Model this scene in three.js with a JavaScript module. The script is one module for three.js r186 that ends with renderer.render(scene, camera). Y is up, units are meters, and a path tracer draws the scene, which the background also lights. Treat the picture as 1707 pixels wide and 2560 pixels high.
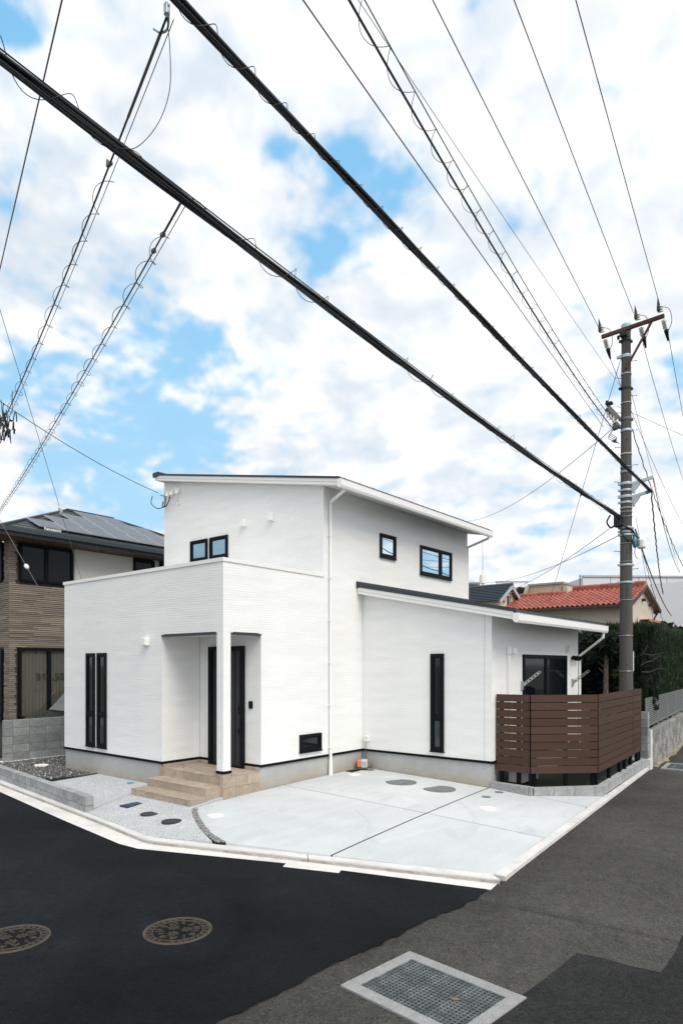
import * as THREE from 'three';
import { mergeGeometries, toCreasedNormals } from 'three/addons/utils/BufferGeometryUtils.js';
import { FontLoader } from 'three/addons/loaders/FontLoader.js';
import { TextGeometry } from 'three/addons/geometries/TextGeometry.js';
import { RoundedBoxGeometry } from 'three/addons/geometries/RoundedBoxGeometry.js';
import { ImprovedNoise } from 'three/addons/math/ImprovedNoise.js';

/* ---------- camera, sky, sun, exposure ---------- */
const scene = new THREE.Scene();
const camera = new THREE.PerspectiveCamera(76.29, 682 / 1024, 0.1, 1200);
camera.position.set(8.97, 2.6, 7.67);
camera.rotation.set(0, THREE.MathUtils.degToRad(39.2), 0);
camera.setViewOffset(1707, 2560, 0, -383, 1707, 2560);
scene.add(camera);
const renderer = new THREE.WebGLRenderer({ antialias: true });
renderer.setSize(682, 1024);
renderer.toneMapping = THREE.LinearToneMapping;
renderer.toneMappingExposure = 1.50;
renderer.shadowMap.enabled = true;
const SUN_DIR = new THREE.Vector3(0.60, 0.75, 0.22).normalize();
const sun = new THREE.DirectionalLight(0xfff4e6, 1.5);
sun.position.copy(SUN_DIR).multiplyScalar(80);
sun.castShadow = true;
sun.shadow.radius = 60;
sun.shadow.mapSize.set(2048, 2048);
Object.assign(sun.shadow.camera, { left: -40, right: 40, top: 40, bottom: -40, near: 1, far: 200 });
scene.add(sun, sun.target);

/* ---------- randomness and noise ---------- */
function rng(seed) { let a = seed >>> 0; return () => { a = (a + 0x6D2B79F5) | 0; let t = Math.imul(a ^ (a >>> 15), 1 | a); t = (t + Math.imul(t ^ (t >>> 7), 61 | t)) ^ t; return ((t ^ (t >>> 14)) >>> 0) / 4294967296; }; }
const perlin = new ImprovedNoise();
const clamp = (v, a = 0, b = 1) => Math.min(b, Math.max(a, v));
const mix = (a, b, t) => a + (b - a) * t;
const sstep = (a, b, v) => { const t = clamp((v - a) / (b - a)); return t * t * (3 - 2 * t); };
function fbm(x, y, z, oct = 5) { let s = 0, a = 0.5; for (let i = 0; i < oct; i++) { s += a * perlin.noise(x, y, z); x = x * 2.03 + 17.1; y = y * 2.03 + 5.7; z = z * 2.03 + 9.2; a *= 0.5; } return s; }
// value noise that repeats every n cells
function tileNoise(seed, n) { const r = rng(seed), g = new Float32Array(n * n).map(() => r()); return (u, v) => { u = (u - Math.floor(u)) * n; v = (v - Math.floor(v)) * n; const i = Math.floor(u), j = Math.floor(v); let a = u - i, b = v - j; a = a * a * (3 - 2 * a); b = b * b * (3 - 2 * b); const q = (p, s) => g[((s % n) * n) + (p % n)]; return mix(mix(q(i, j), q(i + 1, j), a), mix(q(i, j + 1), q(i + 1, j + 1), a), b); }; }
function tex(w, h, fn, srgb = true, rx = 1, ry = 1) {
  const d = new Uint8Array(w * h * 4);
  for (let y = 0; y < h; y++) for (let x = 0; x < w; x++) { const c = fn(x / w, y / h, x, y), k = (y * w + x) * 4; const a = Array.isArray(c) ? c : [c, c, c]; d[k] = clamp(a[0]) * 255; d[k + 1] = clamp(a[1]) * 255; d[k + 2] = clamp(a[2]) * 255; d[k + 3] = 255; }
  const t = new THREE.DataTexture(d, w, h); t.wrapS = t.wrapT = THREE.RepeatWrapping; t.magFilter = THREE.LinearFilter; t.minFilter = THREE.LinearMipmapLinearFilter; t.generateMipmaps = true;
  if (srgb) t.colorSpace = THREE.SRGBColorSpace; t.repeat.set(rx, ry); t.needsUpdate = true; return t;
}
const lin2s = (v) => (v <= 0.0031308 ? v * 12.92 : 1.055 * Math.pow(v, 1 / 2.4) - 0.055);

/* ---------- sky: white broken cloud over blue, brighter towards the veiled sun ---------- */
{
  const W = 2048, H = 1024, data = new Float32Array(W * H * 4);
  const holes = [[-0.689,0.658,-0.304,0.030,0.90],[-0.682,0.669,-0.296,0.025,0.80],[-0.671,0.645,-0.364,0.037,0.50],[-0.553,0.618,-0.559,0.026,0.60],[-0.530,0.594,-0.604,0.048,0.60],[-0.482,0.618,-0.621,0.047,0.60],[-0.466,0.587,-0.662,0.054,0.80],[-0.555,0.531,-0.641,0.040,0.70],[-0.506,0.518,-0.689,0.028,0.40],[-0.761,0.546,-0.350,0.038,0.40],[-0.805,0.425,-0.414,0.042,0.60],[-0.724,0.435,-0.534,0.063,0.70],[-0.685,0.427,-0.591,0.053,0.50],[-0.772,0.357,-0.526,0.094,0.66],[-0.821,0.333,-0.464,0.068,0.62],[-0.743,0.325,-0.585,0.061,0.8],[-0.825,0.265,-0.499,0.070,0.70],[-0.868,0.251,-0.428,0.044,0.50],[-0.852,0.360,-0.380,0.046,0.60],[-0.811,0.228,-0.539,0.054,0.70],[-0.393,0.698,-0.599,0.024,0.30],[-0.223,0.637,-0.738,0.032,0.40],[-0.275,0.367,-0.889,0.032,0.60],[-0.323,0.389,-0.863,0.022,0.40],[-0.889,0.193,-0.415,0.032,0.40],[-0.342,0.221,-0.913,0.035,0.30],[-0.200,0.360,-0.911,0.025,0.40],[-0.662,0.400,-0.634,0.036,0.50]];
  const rr = rng(77);
  // more gaps of the same kind over the rest of the sky
  for (let i = 0; i < 46; i++) { const az = rr() * Math.PI * 2, el = 0.12 + rr() * 1.1, x = Math.cos(el) * Math.sin(az), z = Math.cos(el) * Math.cos(az); const r = 0.03 + rr() * 0.07; if (z < -0.15 && x < 0.1) continue; holes.push([x, Math.sin(el), z, r, 0.5 + rr() * 0.4]); }
  const s = SUN_DIR;
  for (let j = 0; j < H; j++) {
    const el = ((j + 0.5) / H - 0.5) * Math.PI, y = Math.sin(el), ce = Math.cos(el);
    for (let i = 0; i < W; i++) {
      const az = ((i + 0.5) / W - 0.5) * 2 * Math.PI, x = Math.cos(az) * ce, z = Math.sin(az) * ce, k = (j * W + i) * 4;
      if (y < -0.06) { const e = 0.30; data[k] = e * 0.98; data[k + 1] = e; data[k + 2] = e * 1.02; data[k + 3] = 1; continue; }
      const yy = Math.max(y, 0.0), q = 1 / (yy + 0.22);
      const px = x * q * 2.2, pz = z * q * 2.2;
      const wx = fbm(px * 1.5, 3.1, pz * 1.5, 4), wz = fbm(px * 1.5, 8.4, pz * 1.5, 4);
      const n = fbm(px * 2.1 + wx * 0.8, 0.5, pz * 2.1 + wz * 0.8, 7), fine = fbm(px * 7 + wx, 5.5, pz * 7 + wz, 5);
      let gap = 0;
      const wa = 0.035 * fbm(x * 16, y * 16, z * 16, 4), wb = 0.035 * fbm(x * 16 + 40, y * 16, z * 16, 4), wc = 0.02 * fbm(x * 16, y * 16 + 40, z * 16, 4);
      for (const h of holes) { const dx = x + wa - h[0], dy = (y + wb - h[1]) * 1.35, dz = z + wc - h[2], d2 = (dx * dx + dy * dy + dz * dz) / (h[3] * h[3]); if (d2 < 9) gap += h[4] * Math.exp(-d2 * 0.9); }
      const cover = 0.62 + n * 1.25 + fine * 0.75 - gap * 1.02;
      const dens = 0.10 + 0.90 * sstep(-0.30, 0.46, cover + 0.35 * fbm(px * 15 + wx * 2, 2.2, pz * 15, 4));
      const blue = mix(0, 1, sstep(0, 0.75, yy));
      const B = [mix(0.31, 0.115, blue), mix(0.52, 0.355, blue), mix(0.68, 0.60, blue)];
      const cs = Math.max(0, x * s.x + y * s.y + z * s.z);
      const glow = 0.30 * Math.pow(cs, 5) + 0.12 * Math.pow(cs, 1.5);
      const shade = sstep(-0.35, 0.40, n + fine * 0.5 + fbm(px * 3.3, 1.7, pz * 3.3, 4) * 0.9);
      const right = sstep(-0.85, 0.1, x - z * 0.15);
      const L = mix(0.575, 0.72, shade) + 0.05 * right + glow;
      const Wc = [L * mix(0.92, 0.995, shade), L * mix(0.975, 1.0, shade), L * mix(1.04, 1.01, shade)];
      const lo = y < 0 ? 0.55 : 1;
      for (let c = 0; c < 3; c++) data[k + c] = mix(B[c], Wc[c], dens * (1 - 0.16 * (1 - right) * sstep(0.35, -0.25, fine + n * 0.4))) * lo;
      data[k + 3] = 1;
    }
  }
  const sky = new THREE.DataTexture(data, W, H, THREE.RGBAFormat, THREE.FloatType);
  sky.mapping = THREE.EquirectangularReflectionMapping; sky.magFilter = THREE.LinearFilter; sky.minFilter = THREE.LinearFilter; sky.needsUpdate = true;
  scene.background = sky; scene.environment = sky;
}

/* ---------- naming and geometry helpers ---------- */
const used = {};
function numbered(n) { used[n] = (used[n] || 0) + 1; return used[n] === 1 ? n : n + '_' + String(used[n] - 1).padStart(3, '0'); }
function G(name, label, category, group, pos = [0, 0, 0], ry = 0) { const g = new THREE.Group(); g.name = numbered(name); g.position.set(...pos); g.rotation.y = ry; g.userData = { label, category }; if (group) g.userData.group = group; scene.add(g); return g; }
function cast(m) { m.castShadow = true; m.receiveShadow = true; return m; }
function P(name, geo, material, parent, label) { const list = Array.isArray(geo) ? geo : [geo]; const m = cast(new THREE.Mesh(list.length > 1 ? merge(list) : list[0], material)); m.name = name; if (label) m.userData.label = label; parent.add(m); return m; }
function structure(name, geo, material, label, extra = {}) { const m = cast(new THREE.Mesh(Array.isArray(geo) ? merge(geo) : geo, material)); m.name = numbered(name); m.userData = { kind: 'structure', ...(label ? { label } : {}), ...extra }; scene.add(m); return m; }
function clean(g) { const o = new THREE.BufferGeometry(), n = g.index ? g.toNonIndexed() : g; for (const k of ['position', 'normal', 'uv']) if (n.attributes[k]) o.setAttribute(k, n.attributes[k]); if (n.attributes.color) o.setAttribute('color', n.attributes.color); if (!o.attributes.uv) o.setAttribute('uv', new THREE.BufferAttribute(new Float32Array(o.attributes.position.count * 2), 2)); return o; }
function merge(list) { return mergeGeometries(list.map(clean), false); }
// uv in metres from the position, picked by the face normal
function uvm(g0) { const g = g0.index ? g0.toNonIndexed() : g0; g.computeVertexNormals(); const p = g.attributes.position, n = g.attributes.normal, uv = new Float32Array(p.count * 2); for (let i = 0; i < p.count; i++) { const ax = Math.abs(n.getX(i)), ay = Math.abs(n.getY(i)), az = Math.abs(n.getZ(i)); const [u, v] = ay > ax && ay > az ? [p.getX(i), p.getZ(i)] : ax > az ? [-p.getZ(i), p.getY(i)] : [p.getX(i), p.getY(i)]; uv[2 * i] = u; uv[2 * i + 1] = v; } g.setAttribute('uv', new THREE.BufferAttribute(uv, 2)); return g; }
function box(x0, x1, y0, y1, z0, z1) { const g = new THREE.BoxGeometry(Math.abs(x1 - x0), Math.abs(y1 - y0), Math.abs(z1 - z0)); g.translate((x0 + x1) / 2, (y0 + y1) / 2, (z0 + z1) / 2); return uvm(g); }
function rbox(w, h, d, r, x = 0, y = 0, z = 0, seg = 2) { const g = new RoundedBoxGeometry(w, h, d, seg, Math.min(r, w / 2.01, h / 2.01, d / 2.01)); g.translate(x, y, z); return g; }
const V = (x, y, z) => new THREE.Vector3(x, y, z);
// bar between two points with a rectangular section
function bar(a, b, w, h) { const A = V(...a), B = V(...b), L = A.distanceTo(B), g = new THREE.BoxGeometry(w, h, L); const m = new THREE.Matrix4().lookAt(A, B, Math.abs(B.y - A.y) > 0.999 * L ? V(1, 0, 0) : V(0, 1, 0)); m.setPosition(A.clone().add(B).multiplyScalar(0.5)); g.applyMatrix4(m); return g; }
function rod(a, b, r0, r1 = r0, seg = 8) { const A = V(...a), B = V(...b), L = A.distanceTo(B), g = new THREE.CylinderGeometry(r1, r0, L, seg); g.applyQuaternion(new THREE.Quaternion().setFromUnitVectors(V(0, 1, 0), B.clone().sub(A).normalize())); g.translate((A.x + B.x) / 2, (A.y + B.y) / 2, (A.z + B.z) / 2); return g; }
function cyl(r, h, x, y, z, seg = 20, r2 = r) { const g = new THREE.CylinderGeometry(r2, r, h, seg); g.translate(x, y, z); return g; }
function tube(pts, r, n = 40, seg = 6) { return new THREE.TubeGeometry(new THREE.CatmullRomCurve3(pts.map((p) => p.isVector3 ? p : V(...p))), n, r, seg, false); }
// polygon in xz turned into a slab whose top follows height(x,z)
function slab(poly, height, thick, cell = 0) {
  const sh = new THREE.Shape(poly.map(([x, z]) => new THREE.Vector2(x, -z)));
  let g = new THREE.ExtrudeGeometry(sh, { depth: 1, bevelEnabled: false, curveSegments: 1 }); g.rotateX(-Math.PI / 2);
  if (cell) { g = clean(g); for (let k = 0; k < 9; k++) g = splitLong(g, cell); }
  const p = g.attributes.position; for (let i = 0; i < p.count; i++) { const top = p.getY(i) > 0.5; p.setY(i, height(p.getX(i), p.getZ(i)) - (top ? 0 : thick)); }
  return uvm(g);
}
// polygon in a vertical plane with thickness: pts are (u,y); axis 'z' faces +z at z = d, axis 'x' faces +x at x = d
function wallPoly(pts, axis, d, thick) {
  const sh = new THREE.Shape(pts.map(([u, y]) => new THREE.Vector2(axis === 'z' ? u : -u, y)));
  const g = new THREE.ExtrudeGeometry(sh, { depth: thick, bevelEnabled: false }); g.translate(0, 0, -thick);
  if (axis === 'x') g.rotateY(Math.PI / 2), g.translate(d, 0, 0); else g.translate(0, 0, d);
  return uvm(g);
}
// profile in xy extruded along z
function alongZ(prof, z0, z1) { const sh = new THREE.Shape(prof.map(([x, y]) => new THREE.Vector2(x, y))); const g = new THREE.ExtrudeGeometry(sh, { depth: z1 - z0, bevelEnabled: false }); g.translate(0, 0, z0); return uvm(g); }
function inside(poly, x, z) { let c = false; for (let i = 0, j = poly.length - 1; i < poly.length; j = i++) { const [xi, zi] = poly[i], [xj, zj] = poly[j]; if ((zi > z) !== (zj > z) && x < ((xj - xi) * (z - zi)) / (zj - zi) + xi) c = !c; } return c; }
// a grid sheet in xz limited to a polygon (ragged where edge() says so), with colour per vertex
function colourBy(g, fn) { const p = g.attributes.position, c = new Float32Array(p.count * 3); for (let i = 0; i < p.count; i++) { const v = fn(p.getX(i), p.getY(i), p.getZ(i)); c[3 * i] = v[0]; c[3 * i + 1] = v[1]; c[3 * i + 2] = v[2]; } g.setAttribute('color', new THREE.BufferAttribute(c, 3)); return g; }

/* ---------- materials ---------- */
const std = (o) => new THREE.MeshStandardMaterial({ roughness: 0.8, metalness: 0, ...o });
const phys = (o) => new THREE.MeshPhysicalMaterial({ roughness: 0.6, metalness: 0, ...o });
const lin = (r, g, b) => new THREE.Color().setRGB(r, g, b);
const nA = tileNoise(1, 8), nB = tileNoise(2, 32), nC = tileNoise(3, 128), nD = tileNoise(4, 256), nE = tileNoise(5, 512);
// lapped horizontal siding: fine wavy ribs 4.4 cm apart, uv in metres, tile 3.64 m x 0.91 m
const sidingMap = tex(512, 256, (u, v) => { const k = 0.955 + 0.03 * (nA(u, v) - 0.5) + 0.025 * (nC(u, v) - 0.5); return [k, k * 1.0, k * 0.992]; }, true, 1 / 3.64, 1 / 0.91);
const M = {};
M.siding = std({ color: lin(0.895, 0.9, 0.9), map: sidingMap, roughness: 0.75 });
M.whitePaint = std({ color: lin(0.8, 0.795, 0.77), roughness: 0.5 });
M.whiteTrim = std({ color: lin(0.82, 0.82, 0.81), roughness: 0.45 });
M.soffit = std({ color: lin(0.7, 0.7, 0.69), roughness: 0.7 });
M.black = phys({ color: lin(0.006, 0.0075, 0.009), roughness: 0.5, specularIntensity: 0.2 });
M.glassDark = phys({ color: lin(0.005, 0.007, 0.009), roughness: 0.03, ior: 1.45, specularIntensity: 0.3 });
M.blackMatt = std({ color: lin(0.012, 0.013, 0.014), roughness: 0.7 });
M.darkRoof = std({ color: lin(0.03, 0.04, 0.046), roughness: 0.5, metalness: 0.1 });
M.glass = phys({ color: lin(0.008, 0.012, 0.015), roughness: 0.03, ior: 1.45, specularIntensity: 1 });
M.glassSky = phys({ color: lin(0.62, 0.74, 0.82), roughness: 0.02, metalness: 0.85 });
M.glassUp = phys({ color: lin(0.24, 0.38, 0.48), roughness: 0.02, metalness: 0.75 });
M.clearGlass = phys({ color: lin(0.72, 0.73, 0.72), roughness: 0.02, transmission: 1, thickness: 0, ior: 1.5 });
const concMap = (base, seed, rep, tint = [1, 1, 1], amp = 0.12) => { const a = tileNoise(seed, 4), b = tileNoise(seed + 1, 16), c = tileNoise(seed + 2, 64), d = tileNoise(seed + 3, 128); return tex(256, 256, (u, v) => { const k = base * (1 + amp * ((a(u, v) - 0.5) * 1.1 + (b(u, v) - 0.5) * 0.9 + (c(u, v) - 0.5) * 0.6 + (d(u, v) - 0.5) * 0.7)); return tint.map((t) => lin2s(k * t)); }, true, 1 / rep, 1 / rep); };
const fineBump = tex(512, 512, (u, v) => 0.5 + 0.5 * (nD(u, v) - 0.5) + 0.5 * (nE(u, v) - 0.5), false, 1 / 1.2, 1 / 1.2);
M.found = std({ map: concMap(0.40, 21, 2.2, [0.98, 1, 0.995], 0.13), bumpMap: fineBump, bumpScale: 0.001, roughness: 0.9, vertexColors: true });
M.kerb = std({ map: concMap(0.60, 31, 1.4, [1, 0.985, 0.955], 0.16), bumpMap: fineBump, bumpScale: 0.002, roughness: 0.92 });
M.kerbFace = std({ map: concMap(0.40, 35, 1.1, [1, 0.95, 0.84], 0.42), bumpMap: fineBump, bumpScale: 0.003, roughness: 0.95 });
M.apron = std({ map: concMap(0.64, 39, 1.6, [1, 0.975, 0.93], 0.16), roughness: 0.92 });
const cmuTones = [0.225, 0.245, 0.26, 0.28].map((b, i) => std({ map: concMap(b, 50 + i * 5, 0.55, [0.94, 1, 1.0], 0.3), bumpMap: fineBump, bumpScale: 0.0015, roughness: 0.95 }));
const cmuLight = [0.30, 0.325, 0.35].map((b, i) => std({ map: concMap(b, 150 + i * 5, 0.5, [0.95, 1, 1.0], 0.28), bumpMap: fineBump, bumpScale: 0.001, roughness: 0.95 }));
const cmuOld = [0.20, 0.24, 0.28, 0.17].map((b, i) => std({ map: concMap(b, 90 + i * 5, 0.7, [1, 1, 0.93], 0.7), bumpMap: fineBump, bumpScale: 0.004, roughness: 0.95 }));
M.mortar = std({ color: lin(0.14, 0.145, 0.145), roughness: 0.95 });
const tileMats = [0, 1, 2, 3].map((i) => { const b = 0.335 + 0.02 * i, n1 = tileNoise(200 + i, 6), n2 = tileNoise(210 + i, 24), n3 = tileNoise(220 + i, 96); return std({ map: tex(256, 256, (u, v) => { const k = b * (1 + 0.22 * (n1(u, v) - 0.5) + 0.2 * (n2(u * 0.5, v) - 0.5) + 0.14 * (n3(u, v) - 0.5)); return [lin2s(k * 1.03), lin2s(k * 0.84), lin2s(k * 0.66)]; }, true, 1 / 0.62, 1 / 0.62), roughness: 0.7 }); });
M.grout = std({ color: lin(0.42, 0.35, 0.27), roughness: 0.9 });
// asphalt: specks of pale stone in dark binder, tile 1.6 m
function asphalt(base, tint, specks, seed, bright) {
  const r = rng(seed), S = 1024, f = new Float32Array(S * S).fill(0), a = tileNoise(seed, 340), b = tileNoise(seed + 1, 150), c = tileNoise(seed + 2, 40), d = tileNoise(seed + 3, 12);
  for (let i = 0; i < specks; i++) { const x = Math.floor(r() * S), y = Math.floor(r() * S), w = 2 + Math.floor(r() * r() * 6), v = (0.2 + r() * r() * 1.6) * bright; for (let dy = 0; dy < w; dy++) for (let dx = 0; dx < w; dx++) f[((y + dy) % S) * S + ((x + dx) % S)] = v; }
  const col = (u, v, x, y) => { const k = base * clamp(0.30 + 0.62 * a(u, v) + 0.36 * (b(u, v) - 0.25) + 0.2 * (c(u, v) - 0.5) + 0.1 * (d(u, v) - 0.5) + f[y * S + x], 0.12, 6); return tint.map((t) => lin2s(k * t)); };
  return { map: tex(S, S, col, true, 1 / 1.7, 1 / 1.7), bumpMap: tex(512, 512, (u, v) => 0.1 + 0.5 * a(u, v) + 0.4 * b(u, v), false, 1 / 1.7, 1 / 1.7), bumpScale: 0.008 };
}
const road = (o) => phys({ ...o, vertexColors: true, roughness: 1, specularIntensity: 0.25 });
M.newAsphalt = road(asphalt(0.0150, [0.84, 1, 1.17], 2200, 301, 1.1));
M.oldAsphalt = road(asphalt(0.082, [1.02, 1, 0.935], 9000, 311, 0.75));
M.patchAsphalt = road(asphalt(0.034, [0.98, 1, 1.02], 4000, 321, 0.9));
M.earth = std({ map: concMap(0.16, 330, 3, [1, 0.93, 0.8], 0.6), roughness: 1 });
M.joint = std({ color: lin(0.014, 0.015, 0.016), roughness: 0.9 });
M.steel = std({ color: lin(0.42, 0.44, 0.45), roughness: 0.42, metalness: 0.85 });
M.galv = std({ color: lin(0.42, 0.48, 0.52), roughness: 0.5, metalness: 0.55 });
M.cable = std({ color: lin(0.012, 0.014, 0.016), roughness: 0.55 });
M.cableBlue = std({ color: lin(0.008, 0.03, 0.045), roughness: 0.5 });
M.wireRed = std({ color: lin(0.07, 0.03, 0.028), roughness: 0.6 });
M.wireGrey = std({ color: lin(0.12, 0.12, 0.12), roughness: 0.5, metalness: 0.4 });
M.porcelain = phys({ color: lin(0.62, 0.61, 0.57), roughness: 0.2, clearcoat: 0.6 });
M.rust = std({ map: (() => { const a = tileNoise(401, 8), b = tileNoise(402, 40); return tex(256, 256, (u, v) => { const k = sstep(0.35, 0.7, 0.6 * a(u, v) + 0.4 * b(u, v)); return [lin2s(mix(0.05, 0.17, k)), lin2s(mix(0.04, 0.075, k)), lin2s(mix(0.036, 0.04, k))]; }, true, 2, 2); })(), roughness: 0.85, metalness: 0.2 });
M.plastic = phys({ color: lin(0.82, 0.82, 0.8), roughness: 0.35 });
M.coverWhite = std({ map: concMap(0.78, 411, 0.4, [1, 0.985, 0.95], 0.1), roughness: 0.7 });
M.coverGrey = std({ map: concMap(0.175, 415, 0.3, [0.9, 1, 1.03], 0.3), roughness: 0.75 });
M.leafDark = std({ color: lin(0.022, 0.043, 0.017), roughness: 0.9, side: THREE.DoubleSide });
M.bark = std({ map: concMap(0.11, 421, 0.25, [1, 0.85, 0.68], 1.2), roughness: 0.95 });
M.deadwood = std({ color: lin(0.22, 0.2, 0.17), roughness: 0.9 });

/* ---------- lie of the land ---------- */
const siteQ = (x, z) => 0.19627 - 0.0135 * x - 0.03482 * z + 0.00261 * x * z - 0.00235 * x * x - 0.00318 * z * z;
const siteL = (x, z) => 0.252 + 0.0071 * x - 0.0929 * Math.max(z, -0.3);
const siteY = (x, z) => { const t = sstep(-0.6, 0.6, x); return mix(siteL(x, z), siteQ(x, z), t); };
const kerbX = (z) => 5.414 + (z - 0.405) * 0.0838;      // inner line of the right-hand kerb
// ground sheet to the horizon
structure('ground', box(-400, 400, -0.4, -0.06, -400, 400), M.earth, 'bare ground under the whole neighbourhood');

/* ---------- roads ---------- */
const tone = (seed, amp, f1, f2) => (x, y, z) => { const k = 1 + amp * (fbm(x * f1 + seed, 0.3, z * f1, 4) * 1.6 + fbm(x * f2, 7.7, z * f2 + seed, 3) * 0.9); return [k, k, k]; };
{
  // older street on the right: a sheet with a slight crown, running along the plot
  const g = new THREE.PlaneGeometry(26, 110, 130, 400); g.rotateX(-Math.PI / 2); g.translate(15.4, 0, -25);
  const p = g.attributes.position, uv = g.attributes.uv;
  const oldY = (x, z) => 0.034 * sstep(6.6, 5.2, x - 0.09 * Math.min(0, z)) * sstep(1.2, -0.2, z) - 0.02 * sstep(8, 16, x);
  for (let i = 0; i < p.count; i++) { let x = p.getX(i), z = p.getZ(i); x += 0.088 * Math.min(0, z); if (z < 1) x += 2.4; p.setX(i, x); p.setY(i, oldY(x, z)); uv.setXY(i, x, z); }
  for (let i = 0; i < p.count; i++) { let x = p.getX(i), z = p.getZ(i); const lo = kerbX(z) + 0.1, l2 = z < 0.62 ? lo : 5.25; if (x < l2) { p.setX(i, l2); p.setY(i, oldY(l2, z)); uv.setXY(i, l2, z); } }
  g.computeVertexNormals();
  const t = tone(3, 0.22, 0.6, 2.2);
  colourBy(g, (x, y, z) => { const a = t(x, y, z), e = 1 - 0.28 * sstep(0.85, 0.1, x - kerbX(z)) * sstep(-0.35, 0.35, fbm(x * 1.3, 4, z * 0.9, 3) + 0.1); return a.map((k) => k * e); });
  structure('street', g, M.oldAsphalt, 'older worn grey asphalt street along the right side of the plot');
  // fresh asphalt of the street on the left with a ragged seam against the old one
  const seam = []; const r = rng(12);
  for (let z = 0.86; z < 9.4; z += 0.09) seam.push([mix(5.56, 5.36, sstep(0.8, 5, z)) - 0.06 * sstep(1.2, 1.9, z) + (r() - 0.5) * 0.05 + 0.012 * Math.sin(z * 5.1), z]);
  const poly = [[-40, -2.38], [-4.9, 1.72], [-1.6, 2.13], [0.5, 2.36], [0.92, 2.335], [3.05, 1.5], [3.12, 1.63], [3.8, 1.38], [3.76, 1.27], [5.5, 0.72], ...seam, [5.3, 9.4], [-40, 5.5]];
  const sh = new THREE.Shape(poly.map(([x, z]) => new THREE.Vector2(x, -z)));
  // dense grid for the tone, clipped to the outline by the shape's own triangles
  const gs = new THREE.ShapeGeometry(sh); gs.rotateX(-Math.PI / 2); const pp = gs.attributes.position, uu = gs.attributes.uv; for (let i = 0; i < pp.count; i++) { pp.setY(i, 0.012); uu.setXY(i, pp.getX(i), pp.getZ(i)); }
  let geo = gs.toNonIndexed(); for (let k = 0; k < 17; k++) geo = splitLong(geo, 0.6);
  geo.computeVertexNormals(); colourBy(geo, tone(11, 0.75, 0.45, 1.7));
  structure('fresh_asphalt_street', geo, M.newAsphalt, 'fresh black asphalt street in front of the house');
  // edge thickness of the fresh layer along the seam
  const strip = []; for (let i = 0; i + 1 < seam.length; i++) { const [a, b] = [seam[i], seam[i + 1]]; strip.push(a[0], 0.012, a[1], a[0], -0.01, a[1], b[0], -0.01, b[1], a[0], 0.012, a[1], b[0], -0.01, b[1], b[0], 0.012, b[1]); }
  // utility patch at the bottom right
  const pr = rng(5), jag = (x, z) => [x + (pr() - 0.5) * 0.05, z + (pr() - 0.5) * 0.05];
  const patch = [[6.89, 1.76], [7.15, 1.72], [7.35, 1.735], [7.57, 1.70], [7.56, 1.2], [7.53, 0.73], [9.4, 0.2], [9.6, 4.6], [6.75, 4.6], [6.80, 3.6], [6.83, 2.97], [6.85, 2.4]].map(([x, z]) => jag(x, z));
  let pg = new THREE.ShapeGeometry(new THREE.Shape(patch.map(([x, z]) => new THREE.Vector2(x, -z)))).toNonIndexed(); pg.rotateX(-Math.PI / 2);
  const q = pg.attributes.position, qu = pg.attributes.uv; for (let i = 0; i < q.count; i++) { q.setY(i, 0.006); qu.setXY(i, q.getX(i), q.getZ(i)); }
  for (let k = 0; k < 9; k++) pg = splitLong(pg, 0.5);
  pg.computeVertexNormals(); colourBy(pg, tone(23, 0.3, 1.1, 4));
  structure('asphalt_patch', pg, M.patchAsphalt, 'darker repaired asphalt patch at the bottom right corner');
}
function splitLong(g, max) { // halve the longest edge of every triangle that is longer than max
  const p = g.attributes.position.array, u = g.attributes.uv.array, P2 = [], U2 = [];
  for (let i = 0; i < p.length / 9; i++) {
    const v = [0, 1, 2].map((k) => [p[i * 9 + k * 3], p[i * 9 + k * 3 + 1], p[i * 9 + k * 3 + 2], u[i * 6 + k * 2], u[i * 6 + k * 2 + 1]]);
    const d = [0, 1, 2].map((k) => Math.hypot(v[k][0] - v[(k + 1) % 3][0], v[k][2] - v[(k + 1) % 3][2])), k = d.indexOf(Math.max(...d));
    const push = (t) => { for (const a of t) { P2.push(a[0], a[1], a[2]); U2.push(a[3], a[4]); } };
    if (d[k] > max) { const a = v[k], b = v[(k + 1) % 3], c = v[(k + 2) % 3], m = a.map((x, j) => (x + b[j]) / 2); push([a, m, c]); push([m, b, c]); } else push(v);
  }
  const o = new THREE.BufferGeometry(); o.setAttribute('position', new THREE.Float32BufferAttribute(P2, 3)); o.setAttribute('uv', new THREE.Float32BufferAttribute(U2, 2)); return o;
}

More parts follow.
